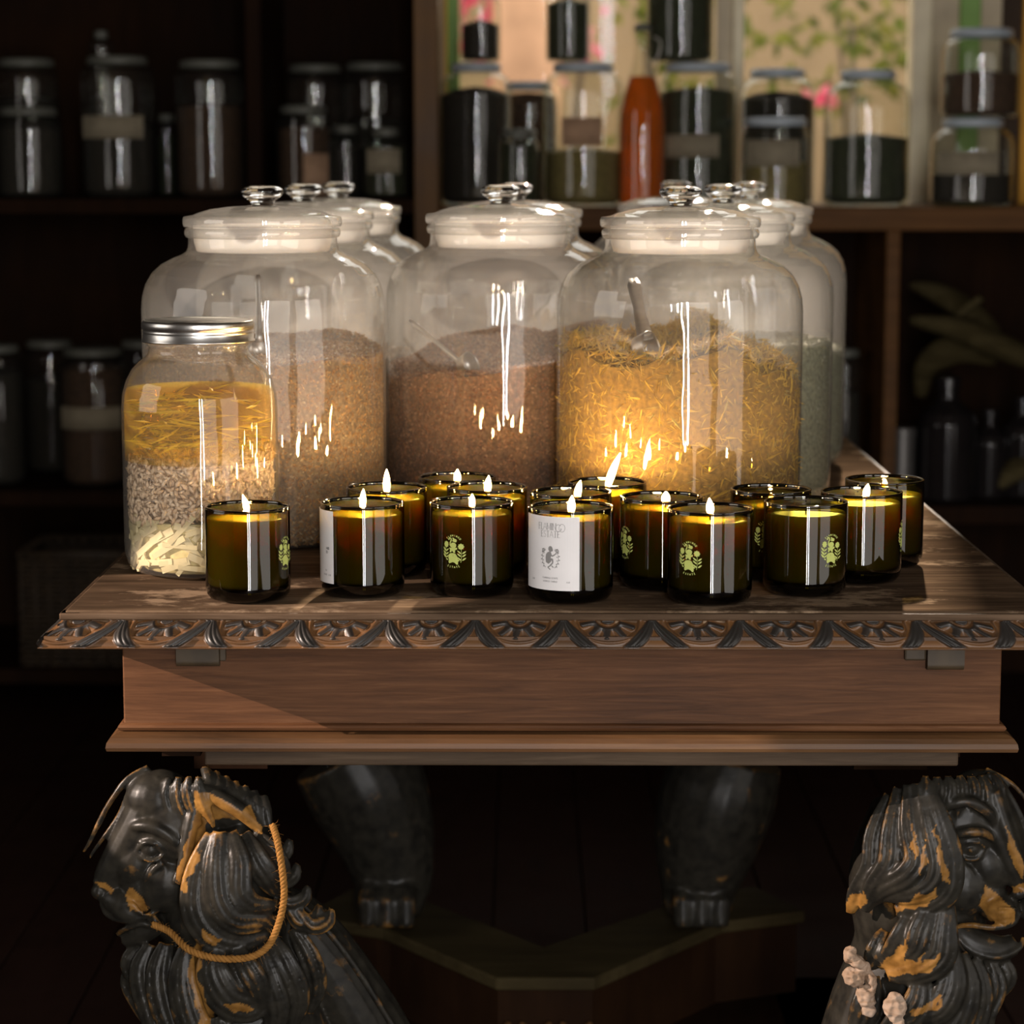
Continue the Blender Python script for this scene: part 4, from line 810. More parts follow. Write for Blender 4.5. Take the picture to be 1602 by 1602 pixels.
# rope hanging over the left lion
rp = [(246, 1432, 46), (275, 1440, 60), (310, 1453, 104), (352, 1464, 110), (400, 1465, 104), (428, 1452, 92), (444, 1420, 86), (452, 1380, 80), (449, 1340, 76), (441, 1300, 66), (432, 1276, 54)]
ctr = [Vector(p) for p in [PL(*q) for q in [tuple(a) for a in spline(rp, 26)]]]
mb = MB(); n = len(ctr)
for s_ in range(3):
    pts = []
    for i, c in enumerate(ctr):
        t = (ctr[min(i + 1, n - 1)] - ctr[max(i - 1, 0)]).normalized(); a = t.cross(Vector((0, 1, 0))).normalized(); b_ = t.cross(a); th = i * .55 + s_ * 2 * PI / 3
        pts.append(c + (a * math.cos(th) + b_ * math.sin(th)) * .0019)
    mb.tube(pts, .0021, 7)
for i in range(0, n, 2):
    for q in range(2):
        c = ctr[i]; d = Vector(RNG.normal(size=3)).normalized(); L = random.uniform(.004, .010); mb.tube([c, c + d * L * .6, c + d * L + Vector(RNG.normal(size=3)) * .0012], [.00022, .0002, .0001], 3)
tag(mb.build('rope', 'rope', None), 'frayed orange-brown twisted rope slung around the left lion head', 'rope')

# ------------------------------------------------------------------ big storage jars
JR = .1413
JPROF = [(0, .0012), (.112, .0012), (.128, .004), (.1375, .013), (.1405, .028), (JR, .05), (JR, .268), (.1400, .283), (.1360, .297), (.1290, .309), (.1180, .319), (.1040, .3265), (.0935, .3305), (.0880, .335), (.0862, .340), (.0858, .350)]
def big_jar(label, px, Y, group='big lidded glass jars on the table', rot=0):
    t = thing('storage_jar', label, 'jar', (at_y(px, 500, Y).x, Y, TZ), rot, group)
    v = MB().lathe(JPROF, 96)
    v.v = [(x, y, z + (.0010 * math.sin(3 * math.atan2(y, x) + z * 20) if z > .27 else 0)) for x, y, z in v.v]
    v.build('jar_body', 'jar_glass', t)
    MB().lathe([(.0855, .3495), (.0885, .3505), (.0900, .3535), (.0902, .357), (.0888, .3605), (.0865, .3612), (.0835, .3605), (.0832, .352), (.0855, .3495)], 80).build('jar_rim', 'rim_glass', t)
    MB().lathe([(.0905, .3625), (.0918, .3650), (.0918, .3710), (.0905, .3738), (.0800, .3752), (.0735, .3782), (.060, .3822), (.038, .3850), (.0165, .3862), (.0165, .3835), (.038, .3820), (.058, .3790), (.074, .3735), (.0790, .3690), (.0800, .3625), (.0905, .3625)], 80).build('lid', 'rim_glass', t)
    MB().lathe([(.0800, .3640), (.0795, .345), (.0765, .3345), (.0740, .3335), (.0755, .345), (.0765, .3640)], 72).build('stopper', 'frost', t)
    MB().lathe([(0, .3858), (.0135, .3858), (.0130, .3885), (.0150, .3920), (.0215, .3968), (.0248, .4010), (.0242, .4050), (.0195, .4078), (.0110, .4092), (0, .4096)], 40).build('knob', 'solid_glass', t)
    return t
def contents(name, label, cat, jar, hf, core_mat, grain_mat, n, size, shape='oct', jitter=.002, tilt=1., rin=.1375, depth_bias=.72):
    """loose filling: a core that follows the heap plus individual pieces against the glass and on top"""
    cx, cyy = jar.location.x, jar.location.y; nr, na = 18, 72; v = []; f = []; z0 = .0045
    rr = [rin * (i / (nr - 1)) ** .9 for i in range(nr)]
    top = [[hf(r * math.cos(2 * PI * a / na), r * math.sin(2 * PI * a / na)) for a in range(na)] for r in rr]
    for i, r in enumerate(rr):
        for a in range(na):
            th = 2 * PI * a / na; x, y = r * math.cos(th), r * math.sin(th)
            v.append((x, y, top[i][a] + .0025 * mnoise.noise(Vector((x * 90, y * 90, 3)))))
    for i in range(nr - 1):
        for a in range(na): b_ = (a + 1) % na; f.append((i * na + a, (i + 1) * na + a, (i + 1) * na + b_, i * na + b_))
    k = len(v)
    for (r, z) in ((rin, None), (rin, .04), (rin * .985, .022), (rin * .93, .009), (rin * .8, z0)):
        for a in range(na):
            th = 2 * PI * a / na; v.append((r * math.cos(th), r * math.sin(th), max(.042, top[-1][a] - .001) if z is None else z))
    for i in range(4):
        for a in range(na): b_ = (a + 1) % na; f.append((k + i * na + a, k + (i + 1) * na + a, k + (i + 1) * na + b_, k + i * na + b_))
    f.append(tuple(k + 4 * na + a for a in range(na)))
    n1 = int(n * .78); th = RNG.random(n1 * 2) * 2 * PI
    keep = (np.sin(th) < .25) | (RNG.random(n1 * 2) < .35); th = th[keep][:n1]; n1 = len(th)
    hw_ = np.array([hf(rin * math.cos(a), rin * math.sin(a)) for a in th]); zz = .006 + RNG.random(n1) * (hw_ - .006)
    rad = rin - RNG.random(n1) * jitter - np.clip(.03 - zz, 0, 1) ** 2 * 18
    P1 = np.stack([rad * np.cos(th), rad * np.sin(th), zz], 1)
    n2 = n - n1; r2 = rin * np.sqrt(RNG.random(n2)) * .985; t2 = RNG.random(n2) * 2 * PI; P2 = np.stack([r2 * np.cos(t2), r2 * np.sin(t2), np.zeros(n2)], 1)
    P2[:, 2] = [hf(a, b_) for a, b_ in P2[:, :2]]; P2[:, 2] += RNG.random(n2) * jitter * 1.2
    P = np.concatenate([P1, P2]); a, b_, c = rand_frames(len(P), tilt); s_ = (.65 + .7 * RNG.random(len(P)))[:, None]
    # keep the pieces flat against the glass
    nrm = P * np.array([1, 1, 0]); nrm /= np.maximum(1e-6, np.linalg.norm(nrm, axis=1))[:, None]; wall = (np.arange(len(P)) < n1)[:, None]
    a = a - nrm * (a * nrm).sum(1)[:, None] * .8 * wall; a /= np.linalg.norm(a, axis=1)[:, None]; b_ = np.cross(c, a); b_ /= np.linalg.norm(b_, axis=1)[:, None]; c = np.cross(a, b_)
    g = scatter(name, P, a * size[0] * s_, b_ * size[1] * s_, c * size[2] * s_, grain_mat, None, shape)
    g.data.materials.append(M[core_mat])
    cm = bpy.data.meshes.new('core'); cm.from_pydata(v, [], f); cm.materials.append(M[grain_mat]); cm.materials.append(M[core_mat]); cm.polygons.foreach_set('material_index', [1] * len(cm.polygons)); cm.polygons.foreach_set('use_smooth', [True] * len(cm.polygons))
    import bmesh
    bm = bmesh.new(); bm.from_mesh(g.data); bm.from_mesh(cm); bm.to_mesh(g.data); bm.free(); bpy.data.meshes.remove(cm)
    g.location = (cx, cyy, TZ); return tag(g, label, cat, None, 'stuff')
def ns(x, y, s_, seed): return mnoise.noise(Vector((x * s_, y * s_, seed)))
j1 = big_jar('big lidded glass jar behind the amber preserve jar, front row left', 413, 2.795)
j2 = big_jar('big lidded glass jar in the middle, its scoop lying on reddish flakes', 783, 2.96)
j3 = big_jar('big lidded glass jar of golden shredded petals, front row right', 1063, 2.765)
j4 = big_jar('big glass jar directly behind the front left jar, second in its file', 477, 3.15)
j5 = big_jar('rearmost big glass jar on the left with the highest knob', 531, 3.52)
j6 = big_jar('big glass jar directly behind the middle jar', 806, 3.30)
j7 = big_jar('big glass jar of grey-green leaf right behind the golden petal jar', 1129, 3.07)
j8 = big_jar('rightmost rear big glass jar with dull olive filling', 1170, 3.50)
j9 = big_jar('rear big glass jar whose knob shows between middle and right front jars', 1056, 3.79)
for k, c in (('bud_core', (.16, .11, .06)), ('russet_core', (.15, .08, .04)), ('yellow_core', (.22, .13, .02)), ('sage_core', (.22, .215, .13))): M[k] = plain(k + '_fill', c, .95, nscale=200, bump=.9, vary=.45)
contents('dried_buds', 'grey-brown dried buds filling the front left big jar', 'herb', j1, lambda x, y: .221 + .06 * y + .012 * ns(x, y, 14, 1) + .012 * math.exp(-((x - .02) ** 2 + (y - .03) ** 2) / .002), 'bud_core', 'bud', 26000, (.0026, .0014, .0013))
contents('dried_flakes', 'russet dried flakes heaped to the right in the middle big jar', 'herb', j2, lambda x, y: .205 + .16 * x * (1 if x > 0 else .9) + .10 * y + .016 * ns(x, y, 12, 2) - .02 * math.exp(-((x + .03) ** 2 + (y + .05) ** 2) / .0018), 'russet_core', 'russet', 26000, (.0025, .0015, .0010))
contents('shredded_petals', 'golden shredded dried petals in the front right big jar', 'herb', j3, lambda x, y: .222 - .25 * max(0, x - .05) - 6.5 * max(0, x - .085) ** 2 + .03 * y + .020 * ns(x, y, 22, 5) - .022 * math.exp(-((x + .03) ** 2 + (y + .05) ** 2) / .0008) + .012 * math.exp(-((x - .035) ** 2) / .0012), 'yellow_core', 'yellow_herb', 22000, (.0095, .0014, .0009), jitter=.010)
contents('dried_leaf', 'grey-green rubbed leaf filling the jar behind the golden petals', 'herb', j7, lambda x, y: .212 + .006 * ns(x, y, 20, 1), 'sage_core', 'sage', 9000, (.0022, .0016, .0010))
contents('dried_leaf', 'olive rubbed leaf in the rightmost rear big jar', 'herb', j8, lambda x, y: .170 + .006 * ns(x, y, 20, 2), 'sage_core', 'sage', 6000, (.0024, .0016, .0010))
contents('dried_leaf', 'grey-green leaf in the rear jar between the middle and right jars', 'herb', j9, lambda x, y: .15 + .006 * ns(x, y, 20, 3), 'sage_core', 'sage', 5000, (.0024, .0016, .0010))
contents('dried_buds', 'brown buds in the jar directly behind the front left jar', 'herb', j4, lambda x, y: .19 + .008 * ns(x, y, 20, 4), 'bud_core', 'bud', 6000, (.0026, .0015, .0012))
contents('dried_leaf', 'dull leaf in the rearmost jar on the left', 'herb', j5, lambda x, y: .13 + .008 * ns(x, y, 20, 5), 'sage_core', 'sage', 5000, (.0026, .0015, .0012))
contents('dried_flakes', 'brown flakes in the jar directly behind the middle jar', 'herb', j6, lambda x, y: .16 + .008 * ns(x, y, 20, 6), 'russet_core', 'russet', 5000, (.0026, .0015, .0012))
# steel scoops standing in the fillings
def scoop(label, h0, h1, bc, Yh, Yb_, w, r, tiltv):
    a = at_y(h0[0], h0[1], Yh); c = at_y(h1[0], h1[1], Yb_); bcn = at_y(bc[0], bc[1], Yb_ - .004)
    t = thing('scoop', label, 'scoop', (bcn.x, bcn.y, bcn.z), 0, 'steel scoops in the big jars'); a = a - bcn; c = c - bcn
    mb = MB(); d = (c - a).normalized(); s_ = d.cross(Vector((0, -1, 0))).normalized() * w; nn = d.cross(s_).normalized() * .0012; n = 9
    for i in range(n + 1):
        p = a + (c - a) * (i / n); q = .72 + .28 * abs(i / n - .45) * 2 if i > 0 else .5; bow = nn * (1.6 * math.sin(PI * i / n))
        for e1, e2 in ((-1, -1), (0, -.2), (1, -1), (1, .2), (0, 1), (-1, .2)): mb.v.append(tuple(p + s_ * e1 * q + nn * e2 + bow))
    for i in range(n):
        for k in range(6): l = (k + 1) % 6; mb.f.append((i * 6 + k, i * 6 + l, i * 6 + 6 + l, i * 6 + 6 + k))
    mb.f += [tuple(range(6))[::-1], tuple(n * 6 + k for k in range(6))]
    mb.build('handle', 'steel', t)
    o = MB().lathe([(0, -r * 1.25), (r * .5, -r * 1.2), (r * .86, -r * .9), (r, 0), (r * .965, .0004), (r * .82, -r * .86), (r * .46, -r * 1.14), (0, -r * 1.18)], 28).build('bowl', 'steel', t)
    o.rotation_euler = Vector(tiltv).to_track_quat('Z', 'Y').to_euler(); return t
scoop('steel scoop slanting down from upper left in the middle big jar', (641, 501), (724, 570), (737, 568), 2.92, 2.875, .0034, .0145, (.72, -.55, .42))
scoop('steel scoop with broad upright handle in the golden petals', (990, 436), (1010, 532), (1020, 543), 2.78, 2.668, .0088, .0190, (.80, -.50, .30))
scoop('steel scoop upright in the front left jar beside the metal lid', (404, 430), (405, 535), (406, 545), 2.76, 2.735, .0042, .0120, (.7, -.5, .4))

# ------------------------------------------------------------------ preserve jar at the left
MX, MY = at_y(313.5, 700, 2.548).x, 2.548; MR = .0828
pj = thing('preserve_jar', 'round-shouldered glass preserve jar with bright metal screw lid, half amber oil', 'jar', (MX, MY, TZ))
MP = [(0, .0012), (.060, .0012), (.072, .004), (.0795, .012), (.0822, .022), (MR, .035), (MR, .178), (.0815, .192), (.0775, .206), (.0710, .218), (.0630, .2265), (.0560, .2315), (.0530, .236), (.0525, .242), (.0545, .2435), (.0545, .2455), (.0525, .247), (.0525, .262)]
MB().lathe(MP, 80).build('jar_body', 'jar_glass', pj)
v = []; f = []; seg = 180; pr = [(0, .2695), (.052, .2695), (.0545, .2690), (.0565, .2700), (.0582, .2690), (.0588, .2670), (.0588, .2610), (.0580, .2600), (.0586, .2585), (.0586, .2570), (.0580, .2560), (.0588, .2545), (.0588, .2500), (.0600, .2488), (.0600, .2475), (.0585, .2470)]
for i in range(seg):
    a = 2 * PI * i / seg
    for k, (r_, z) in enumerate(pr):
        r2 = r_ + (.0006 * (i % 2) if k in (5, 6) else 0); v.append((r2 * math.cos(a), r2 * math.sin(a), z))
for i in range(seg):
    j = (i + 1) % seg
    for k in range(len(pr) - 1): f.append((i * len(pr) + k, j * len(pr) + k, j * len(pr) + k + 1, i * len(pr) + k + 1))
mesh_obj('screw_lid', v, f, 'lid_metal', pj)
for a0, zc, w_ in ((-2.15, .16, 0), ):      # moulded ounce marks down the left side of the glass
    for q in range(9):
        a = a0 - .0; z = .085 + q * .011; c_, s_ = math.cos(a), math.sin(a); L = .05 if q % 2 else .09
        MB().tube([(MR * math.cos(a - L), MR * math.sin(a - L), z), ((MR + .0006) * math.cos(a), (MR + .0006) * math.sin(a), z + .0004), (MR * math.cos(a + L), MR * math.sin(a + L), z)], .0006, 5).build('moulded_mark', 'jar_glass', pj)
m, nt, out = mat('deep_amber_oil'); M['deep_oil'] = m
tr = N(nt, 'ShaderNodeBsdfTransparent'); tl = N(nt, 'ShaderNodeBsdfTranslucent'); df = N(nt, 'ShaderNodeBsdfDiffuse'); nz = N(nt, 'ShaderNodeTexNoise'); nz.inputs['Scale'].default_value = 1; nz.inputs['Detail'].default_value = 4
nt.links.new(coords(nt, (14, 14, 55)), nz.inputs['Vector']); r = ramp(nt, [(.3, (.85, .50, .01)), (.7, (.90, .72, .05))]); nt.links.new(nz.outputs[0], r.inputs[0]); nt.links.new(r.outputs[0], tl.inputs[0]); nt.links.new(r.outputs[0], df.inputs[0])
m1 = N(nt, 'ShaderNodeMixShader'); m1.inputs[0].default_value = .4; nt.links.new(tl.outputs[0], m1.inputs[1]); nt.links.new(df.outputs[0], m1.inputs[2])
m2 = N(nt, 'ShaderNodeMixShader'); m2.inputs[0].default_value = .72; nt.links.new(m1.outputs[0], m2.inputs[1]); nt.links.new(tr.outputs[0], m2.inputs[2]); nt.links.new(m2.outputs[0], out.inputs[0])
ab = N(nt, 'ShaderNodeVolumeAbsorption'); ab.inputs['Color'].default_value = (.99, .72, .04, 1); ab.inputs['Density'].default_value = 11; nt.links.new(ab.outputs[0], out.inputs['Volume'])
m, nt, out = mat('amber_oil_bulk'); M['oil_bulk'] = m
tr = N(nt, 'ShaderNodeBsdfTransparent'); nt.links.new(tr.outputs[0], out.inputs[0]); ab = N(nt, 'ShaderNodeVolumeAbsorption'); ab.inputs['Color'].default_value = (.98, .70, .06, 1); ab.inputs['Density'].default_value = 18; nt.links.new(ab.outputs[0], out.inputs['Volume'])
LZ = .1975; ri = MR - .0028
o = MB().lathe([(0, .1225), (ri, .1225), (ri, .176), (ri - .001, .190), (ri - .0028, LZ), (0, LZ - .0006)], 64).build('amber_oil', 'deep_oil', None, loc=(MX, MY, TZ))
tag(o, 'clear amber oil standing above the seeds in the preserve jar', 'oil', None, 'stuff')
# seeds
def seed_top(x, y): return .118 - .10 * 0 + .004 * ns(x, y, 60, 3) + .010 * max(0, x) / .08
ns_ = 2600; th = RNG.random(ns_) * 2 * PI; zz = .064 + RNG.random(ns_) * .058 + .006 * np.cos(th); rad = ri - .003 - RNG.random(ns_) * .006
P1 = np.stack([rad * np.cos(th), rad * np.sin(th), zz], 1); n2 = 700; r2 = ri * np.sqrt(RNG.random(n2)) * .96; t2 = RNG.random(n2) * 2 * PI
P2 = np.stack([r2 * np.cos(t2), r2 * np.sin(t2), .119 + RNG.random(n2) * .005 + .012 * np.clip(r2 * np.cos(t2), 0, 1) / .08], 1); P = np.concatenate([P1, P2])
a, b_, c = rand_frames(len(P), 1.2); nrm = P * np.array([1, 1, 0]); nrm /= np.linalg.norm(nrm, axis=1)[:, None]; a = a - nrm * (a * nrm).sum(1)[:, None] * .8; a /= np.linalg.norm(a, axis=1)[:, None]
b_ = np.cross(nrm, a); b_ /= np.maximum(1e-6, np.linalg.norm(b_, axis=1)[:, None]); c = np.cross(a, b_)
g = scatter('pale_seeds', P, a * .0070, b_ * .0027, c * .0019, 'seeds', None, 'oct', smooth=True)
import bmesh
bm = bmesh.new(); bm.from_mesh(g.data); r_ = bmesh.ops.create_cone(bm, cap_ends=True, segments=40, radius1=ri - .012, radius2=ri - .012, depth=.055, matrix=Matrix.Translation((0, 0, .092))); bm.to_mesh(g.data); bm.free()
g.location = (MX, MY, TZ); tag(g, 'pale oat-shaped seeds packed in the middle of the preserve jar', 'seeds', None, 'stuff')
n_ = 420; th = RNG.random(n_) * 2 * PI; rad = (ri - .003) * np.sqrt(RNG.random(n_)); P = np.stack([rad * np.cos(th), rad * np.sin(th), .126 + RNG.random(n_) * .006], 1)
P[:, 2] += np.clip(P[:, 0], 0, 1) * .14 * RNG.random(n_); keep = RNG.random(n_) < (.25 + 8 * np.clip(P[:, 0] + .02, 0, 1)); P = P[keep]; a, b_, c = rand_frames(len(P), .8)
g = scatter('steeped_petals', P, a * .0075, b_ * .0018, c * .003, 'yellow_herb', None, 'leaf'); g.location = (MX, MY, TZ); tag(g, 'yellow petals lying on the seeds in the amber oil', 'petals', None, 'stuff')
n_ = 300; th = RNG.random(n_) * 2 * PI; rad = (ri - .006) * np.sqrt(RNG.random(n_)); P = np.stack([rad * np.cos(th), rad * np.sin(th), .135 + RNG.random(n_) * .057], 1); P = P[(P[:, 0] < .01) | (RNG.random(n_) < .3)]
a, b_, c = rand_frames(len(P), .15); R_ = np.linalg.norm(P[:, :2], axis=1); sh_ = np.minimum(.016, (ri - R_) * .9 + .004)[:, None]
g = scatter('steeping_stems', P, a * sh_, b_ * .0016, c * .0012, 'strands', None, 'oct'); g.location = (MX, MY, TZ); tag(g, 'thin green-gold stems floating in the amber oil', 'stems', None, 'stuff')
# root strips at the bottom of the jar: one object each
k = 0
for q in range(90):
    a = -PI / 2 + (q / 90 - .5) * 2 * PI * .72 + random.uniform(-.06, .06); r_ = ri - .0042 - random.random() * .004; z = random.uniform(.014, .060)
    L = random.uniform(.013, .026); tang = Vector((-math.sin(a), math.cos(a), 0)); tiltz = random.uniform(-1, 1) * (1.0 if q % 3 else .4) + (1.2 if q % 7 == 0 else 0)
    d = (tang * math.cos(tiltz) + Vector((0, 0, 1)) * math.sin(tiltz)).normalized(); rr = Vector((math.cos(a), math.sin(a), 0)); p0 = rr * r_ + Vector((0, 0, z))
    L = min(L, (z - .007) / max(.05, abs(d.z)) if abs(d.z) > .05 else L, .05); L = max(L, .006); w_ = d.cross(rr) * random.uniform(.0022, .0038); h_ = rr * .0011; pts = []
    for i in range(4):
        s_ = -1 + 2 * i / 3; p = p0 + d * L * s_; sag = ri - .0016 - .0011 - math.hypot(p.x, p.y) - .0008; p = p + rr * min(0, sag)
        pts += [p + w_ + h_, p - w_ + h_, p - w_ - h_, p + w_ - h_]
    f = [(3, 2, 1, 0), (12, 13, 14, 15)] + [(i * 4 + j, i * 4 + (j + 1) % 4, i * 4 + 4 + (j + 1) % 4, i * 4 + 4 + j) for i in range(3) for j in range(4)]
    o = mesh_obj('root_strip', [p - p0 for p in pts], f, 'root', None, False, loc=p0 + Vector((MX, MY, TZ)))
    tag(o, 'cut pale yellow root strip packed at the bottom of the preserve jar', 'root', 'root strips in the preserve jar')
g = MB().lathe([(0, .006), (.062, .006), (.071, .016), (.0715, .060), (0, .062)], 40); M['root_core'] = plain('pale_root_mash', (.66, .55, .24), .7, nscale=90, bump=.7, vary=.3)
tag(g.build('root_mash', 'root_core', None, loc=(MX, MY, TZ)), 'pale yellow root mash between the strips in the preserve jar', 'roots', None, 'stuff')

# ------------------------------------------------------------------ candles
CRAD, CH = .0427, .0945
def wrapm(shapes, R, ang0, z0, name, material, parent, lift=.00025):
    """2-D polygons (u right, v up, metres) laid on the cylinder"""
    v = []; f = []
    for poly in shapes:
        k = len(v)
        for (u, w_) in poly:
            a = -PI / 2 + ang0 + u / R; v.append(((R + lift) * math.cos(a), (R + lift) * math.sin(a), z0 + w_))
        f.append(tuple(range(k, k + len(poly))))
    return mesh_obj(name, v, f, material, parent, False)
def disc(cx, cy_, r, n=10, sx=1, sy=1, rot=0):
    return [(cx + r * sx * math.cos(2 * PI * i / n) * math.cos(rot) - r * sy * math.sin(2 * PI * i / n) * math.sin(rot), cy_ + r * sx * math.cos(2 * PI * i / n) * math.sin(rot) + r * sy * math.sin(2 * PI * i / n) * math.cos(rot)) for i in range(n)]
def stroke(pts, w, w2=None):
    o_ = []; n = len(pts)
    for i in range(n - 1):
        (x0, y0), (x1, y1) = pts[i], pts[i + 1]; L = math.hypot(x1 - x0, y1 - y0) or 1e-9; nx, ny = -(y1 - y0) / L, (x1 - x0) / L
        wa = w if w2 is None else w + (w2 - w) * i / (n - 1); wb = w if w2 is None else w + (w2 - w) * (i + 1) / (n - 1)
        o_.append([(x0 + nx * wa / 2, y0 + ny * wa / 2), (x0 - nx * wa / 2, y0 - ny * wa / 2), (x1 - nx * wb / 2, y1 - ny * wb / 2), (x1 + nx * wb / 2, y1 + ny * wb / 2)])
    return o_
def arc(cx, cy_, rx, ry, a0, a1, n=8): return [(cx + rx * math.cos(math.radians(a0 + (a1 - a0) * i / n)), cy_ + ry * math.sin(math.radians(a0 + (a1 - a0) * i / n))) for i in range(n + 1)]
GL = {'F': (.6, [[(.1, 0), (.1, 1)], [(.1, 1), (.6, 1)], [(.1, .52), (.45, .52)]]), 'L': (.6, [[(.1, 0), (.1, 1)], [(.1, 0), (.6, 0)]]),
      'A': (.8, [[(0, 0), (.4, 1)], [(.4, 1), (.8, 0)], [(.15, .35), (.65, .35)]]), 'M': (.95, [[(.1, 0), (.1, 1)], [(.1, 1), (.48, .15)], [(.48, .15), (.85, 1)], [(.85, 1), (.85, 0)]]),
      'I': (.3, [[(.15, 0), (.15, 1)]]), 'N': (.8, [[(.1, 0), (.1, 1)], [(.1, 1), (.7, 0)], [(.7, 0), (.7, 1)]]), 'G': (.85, [arc(.45, .5, .38, .5, 50, 330), [(.78, .25), (.78, .48)], [(.5, .48), (.8, .48)]]),
      'O': (.95, [arc(.47, .5, .40, .5, 0, 360, 14)]), 'E': (.6, [[(.1, 0), (.1, 1)], [(.1, 1), (.55, 1)], [(.1, .52), (.45, .52)], [(.1, 0), (.58, 0)]]),
      'S': (.6, [arc(.3, .74, .22, .26, 30, 270, 7), arc(.3, .26, .24, .26, 90, -150, 7)]), 'T': (.7, [[(.35, 0), (.35, 1)], [(0, 1), (.7, 1)]]), 'C': (.8, [arc(.45, .5, .38, .5, 50, 310)]),
      'D': (.8, [[(.1, 0), (.1, 1)], arc(.1, .5, .6, .5, -90, 90)]), 'R': (.7, [[(.1, 0), (.1, 1)], arc(.1, .75, .42, .25, -90, 90, 6), [(.3, .5), (.68, 0)]]), 'H': (.8, [[(.1, 0), (.1, 1)], [(.7, 0), (.7, 1)], [(.1, .5), (.7, .5)]]),
      'U': (.8, [[(.1, 1), (.1, .3)], arc(.4, .3, .3, .3, 180, 360, 6), [(.7, .3), (.7, 1)]]), 'Z': (.65, [[(.05, 1), (.6, 1)], [(.6, 1), (.05, 0)], [(.05, 0), (.6, 0)]]), 'W': (1, [[(0, 1), (.25, 0)], [(.25, 0), (.5, .9)], [(.5, .9), (.75, 0)], [(.75, 0), (1, 1)]]), ' ': (.4, []), '8': (.6, [arc(.3, .75, .2, .24, 0, 360, 10), arc(.3, .26, .25, .26, 0, 360, 10)]), '.': (.25, [[(.1, 0), (.1, .12)]])}
def text_shapes(s_, x, y, h, lw, thick=None, sp=.10, cw=.9):
    tot = sum(GL[c][0] * h * cw + sp * h for c in s_) - sp * h; x -= tot / 2; o_ = []
    for c in s_:
        for st in GL[c][1]:
            vert = len(st) == 2 and abs(st[0][0] - st[1][0]) < .2; ww = (thick or lw) if vert else lw
            o_ += stroke([(x + a * h * cw, y + b_ * h) for a, b_ in st], ww)
            if vert and thick:
                for a, b_ in st:
                    if b_ in (0, 1): o_ += stroke([(x + a * h * cw - h * .11, y + b_ * h), (x + a * h * cw + h * .11, y + b_ * h)], lw)
        x += GL[c][0] * h * cw + sp * h
    return o_
def arc_text(s_, R, a_mid, h, lw, inward=False, step=13):
    o_ = []
    for i, c in enumerate(s_):
        ang = math.radians(a_mid + (i - (len(s_) - 1) / 2) * (step if inward else -step)); w_ = GL[c][0] * h * .8
        for st in GL[c][1]:
            pts = []
            for a, b_ in st:
                lx = (a - GL[c][0] / 2) * h * .8; ly = b_ * h
                if inward: r_ = R + h / 2 - ly; aa = ang + lx / R
                else: r_ = R - h / 2 + ly; aa = ang - lx / R
                pts.append((r_ * math.cos(aa), r_ * math.sin(aa)))
            o_ += stroke(pts, lw)
    return o_
def emblem_shapes():
    """round crest: ring of letters, two flowers over leafy sprays, a bird-necked figure over a bell"""
    k = .0000318; s_ = []; Pm = lambda pts: [((x - 690) * k * 1.10, (930 - y) * k) for x, y in pts]
    def leaf(p, q, w):
        dx, dy = q[0] - p[0], q[1] - p[1]; L = math.hypot(dx, dy); nx, ny = -dy / L * w / 2, dx / L * w / 2
        return [p, (p[0] + dx * .3 + nx, p[1] + dy * .3 + ny), (p[0] + dx * .7 + nx * .9, p[1] + dy * .7 + ny * .9), q, (p[0] + dx * .7 - nx * .9, p[1] + dy * .7 - ny * .9), (p[0] + dx * .3 - nx, p[1] + dy * .3 - ny)]
    px = []
    for (cx, cy_, rx, ry) in ((455, 712, 58, 82), (915, 768, 76, 80)):
        px.append(disc(cx, cy_, 1, 14, rx, ry)); px += [disc(cx + rx * .92 * math.cos(q * PI / 4), cy_ + ry * .92 * math.sin(q * PI / 4), 27, 8) for q in range(8)]
    px += stroke([(535, 570), (550, 520), (592, 500), (618, 540), (608, 600), (578, 660), (582, 740), (620, 790)], 38)
    px += [[(650, 490), (700, 500), (730, 535), (770, 530), (795, 578), (770, 635), (700, 625), (640, 600), (670, 560)], disc(682, 735, 92, 16)]
    px += [[(545, 820), (620, 812), (700, 822), (800, 800), (800, 860), (735, 890), (740, 968), (690, 972), (640, 905), (615, 960), (562, 968), (575, 880)]]
    px += [[(520, 1150), (532, 1040), (580, 995), (680, 980), (750, 1002), (800, 1080), (830, 1200), (826, 1335), (782, 1348), (722, 1290), (660, 1272), (595, 1298), (545, 1322), (522, 1262), (540, 1200)]]
    for y0 in (930, 1040, 1138): px += [leaf((436, y0), (348, y0 - 135), 46), leaf((440, y0), (532, y0 - 82), 44)]
    px += [leaf((510, 1218), (440, 1160), 40)] + stroke([(436, 800), (434, 1140)], 12) + stroke([(926, 870), (930, 1100), (908, 1275)], 12)
    for y0 in (1000, 1096, 1212): px += [leaf((924, y0), (796, y0 - 112), 46), leaf((946, y0), (1066, y0 - 98), 46)]
    px.append(leaf((860, 1240), (815, 1170), 40)); s_ = [Pm(p) for p in px]
    for word, R_, cyy, mid, step, inw in (('FLAMINGO', 252, 672, 88, -15.0, False), ('ESTATE', 400, 1030, -90, 10.0, True)):
        for i, c in enumerate(word):
            a = math.radians(mid + (i - (len(word) - 1) / 2) * step)
            for st in GL[c][1]:
                pts = []
                for gx, gy in st:
                    lx = (gx - GL[c][0] / 2) * 46; ly = (gy - .5) * 56
                    rr = R_ + (-ly if inw else ly); aa = a + (lx if inw else -lx) / R_; pts.append((684 + rr * math.cos(aa), cyy - rr * math.sin(aa)))
                s_ += [Pm(p) for p in stroke(pts, 14)]
    return s_
EMB = emblem_shapes()
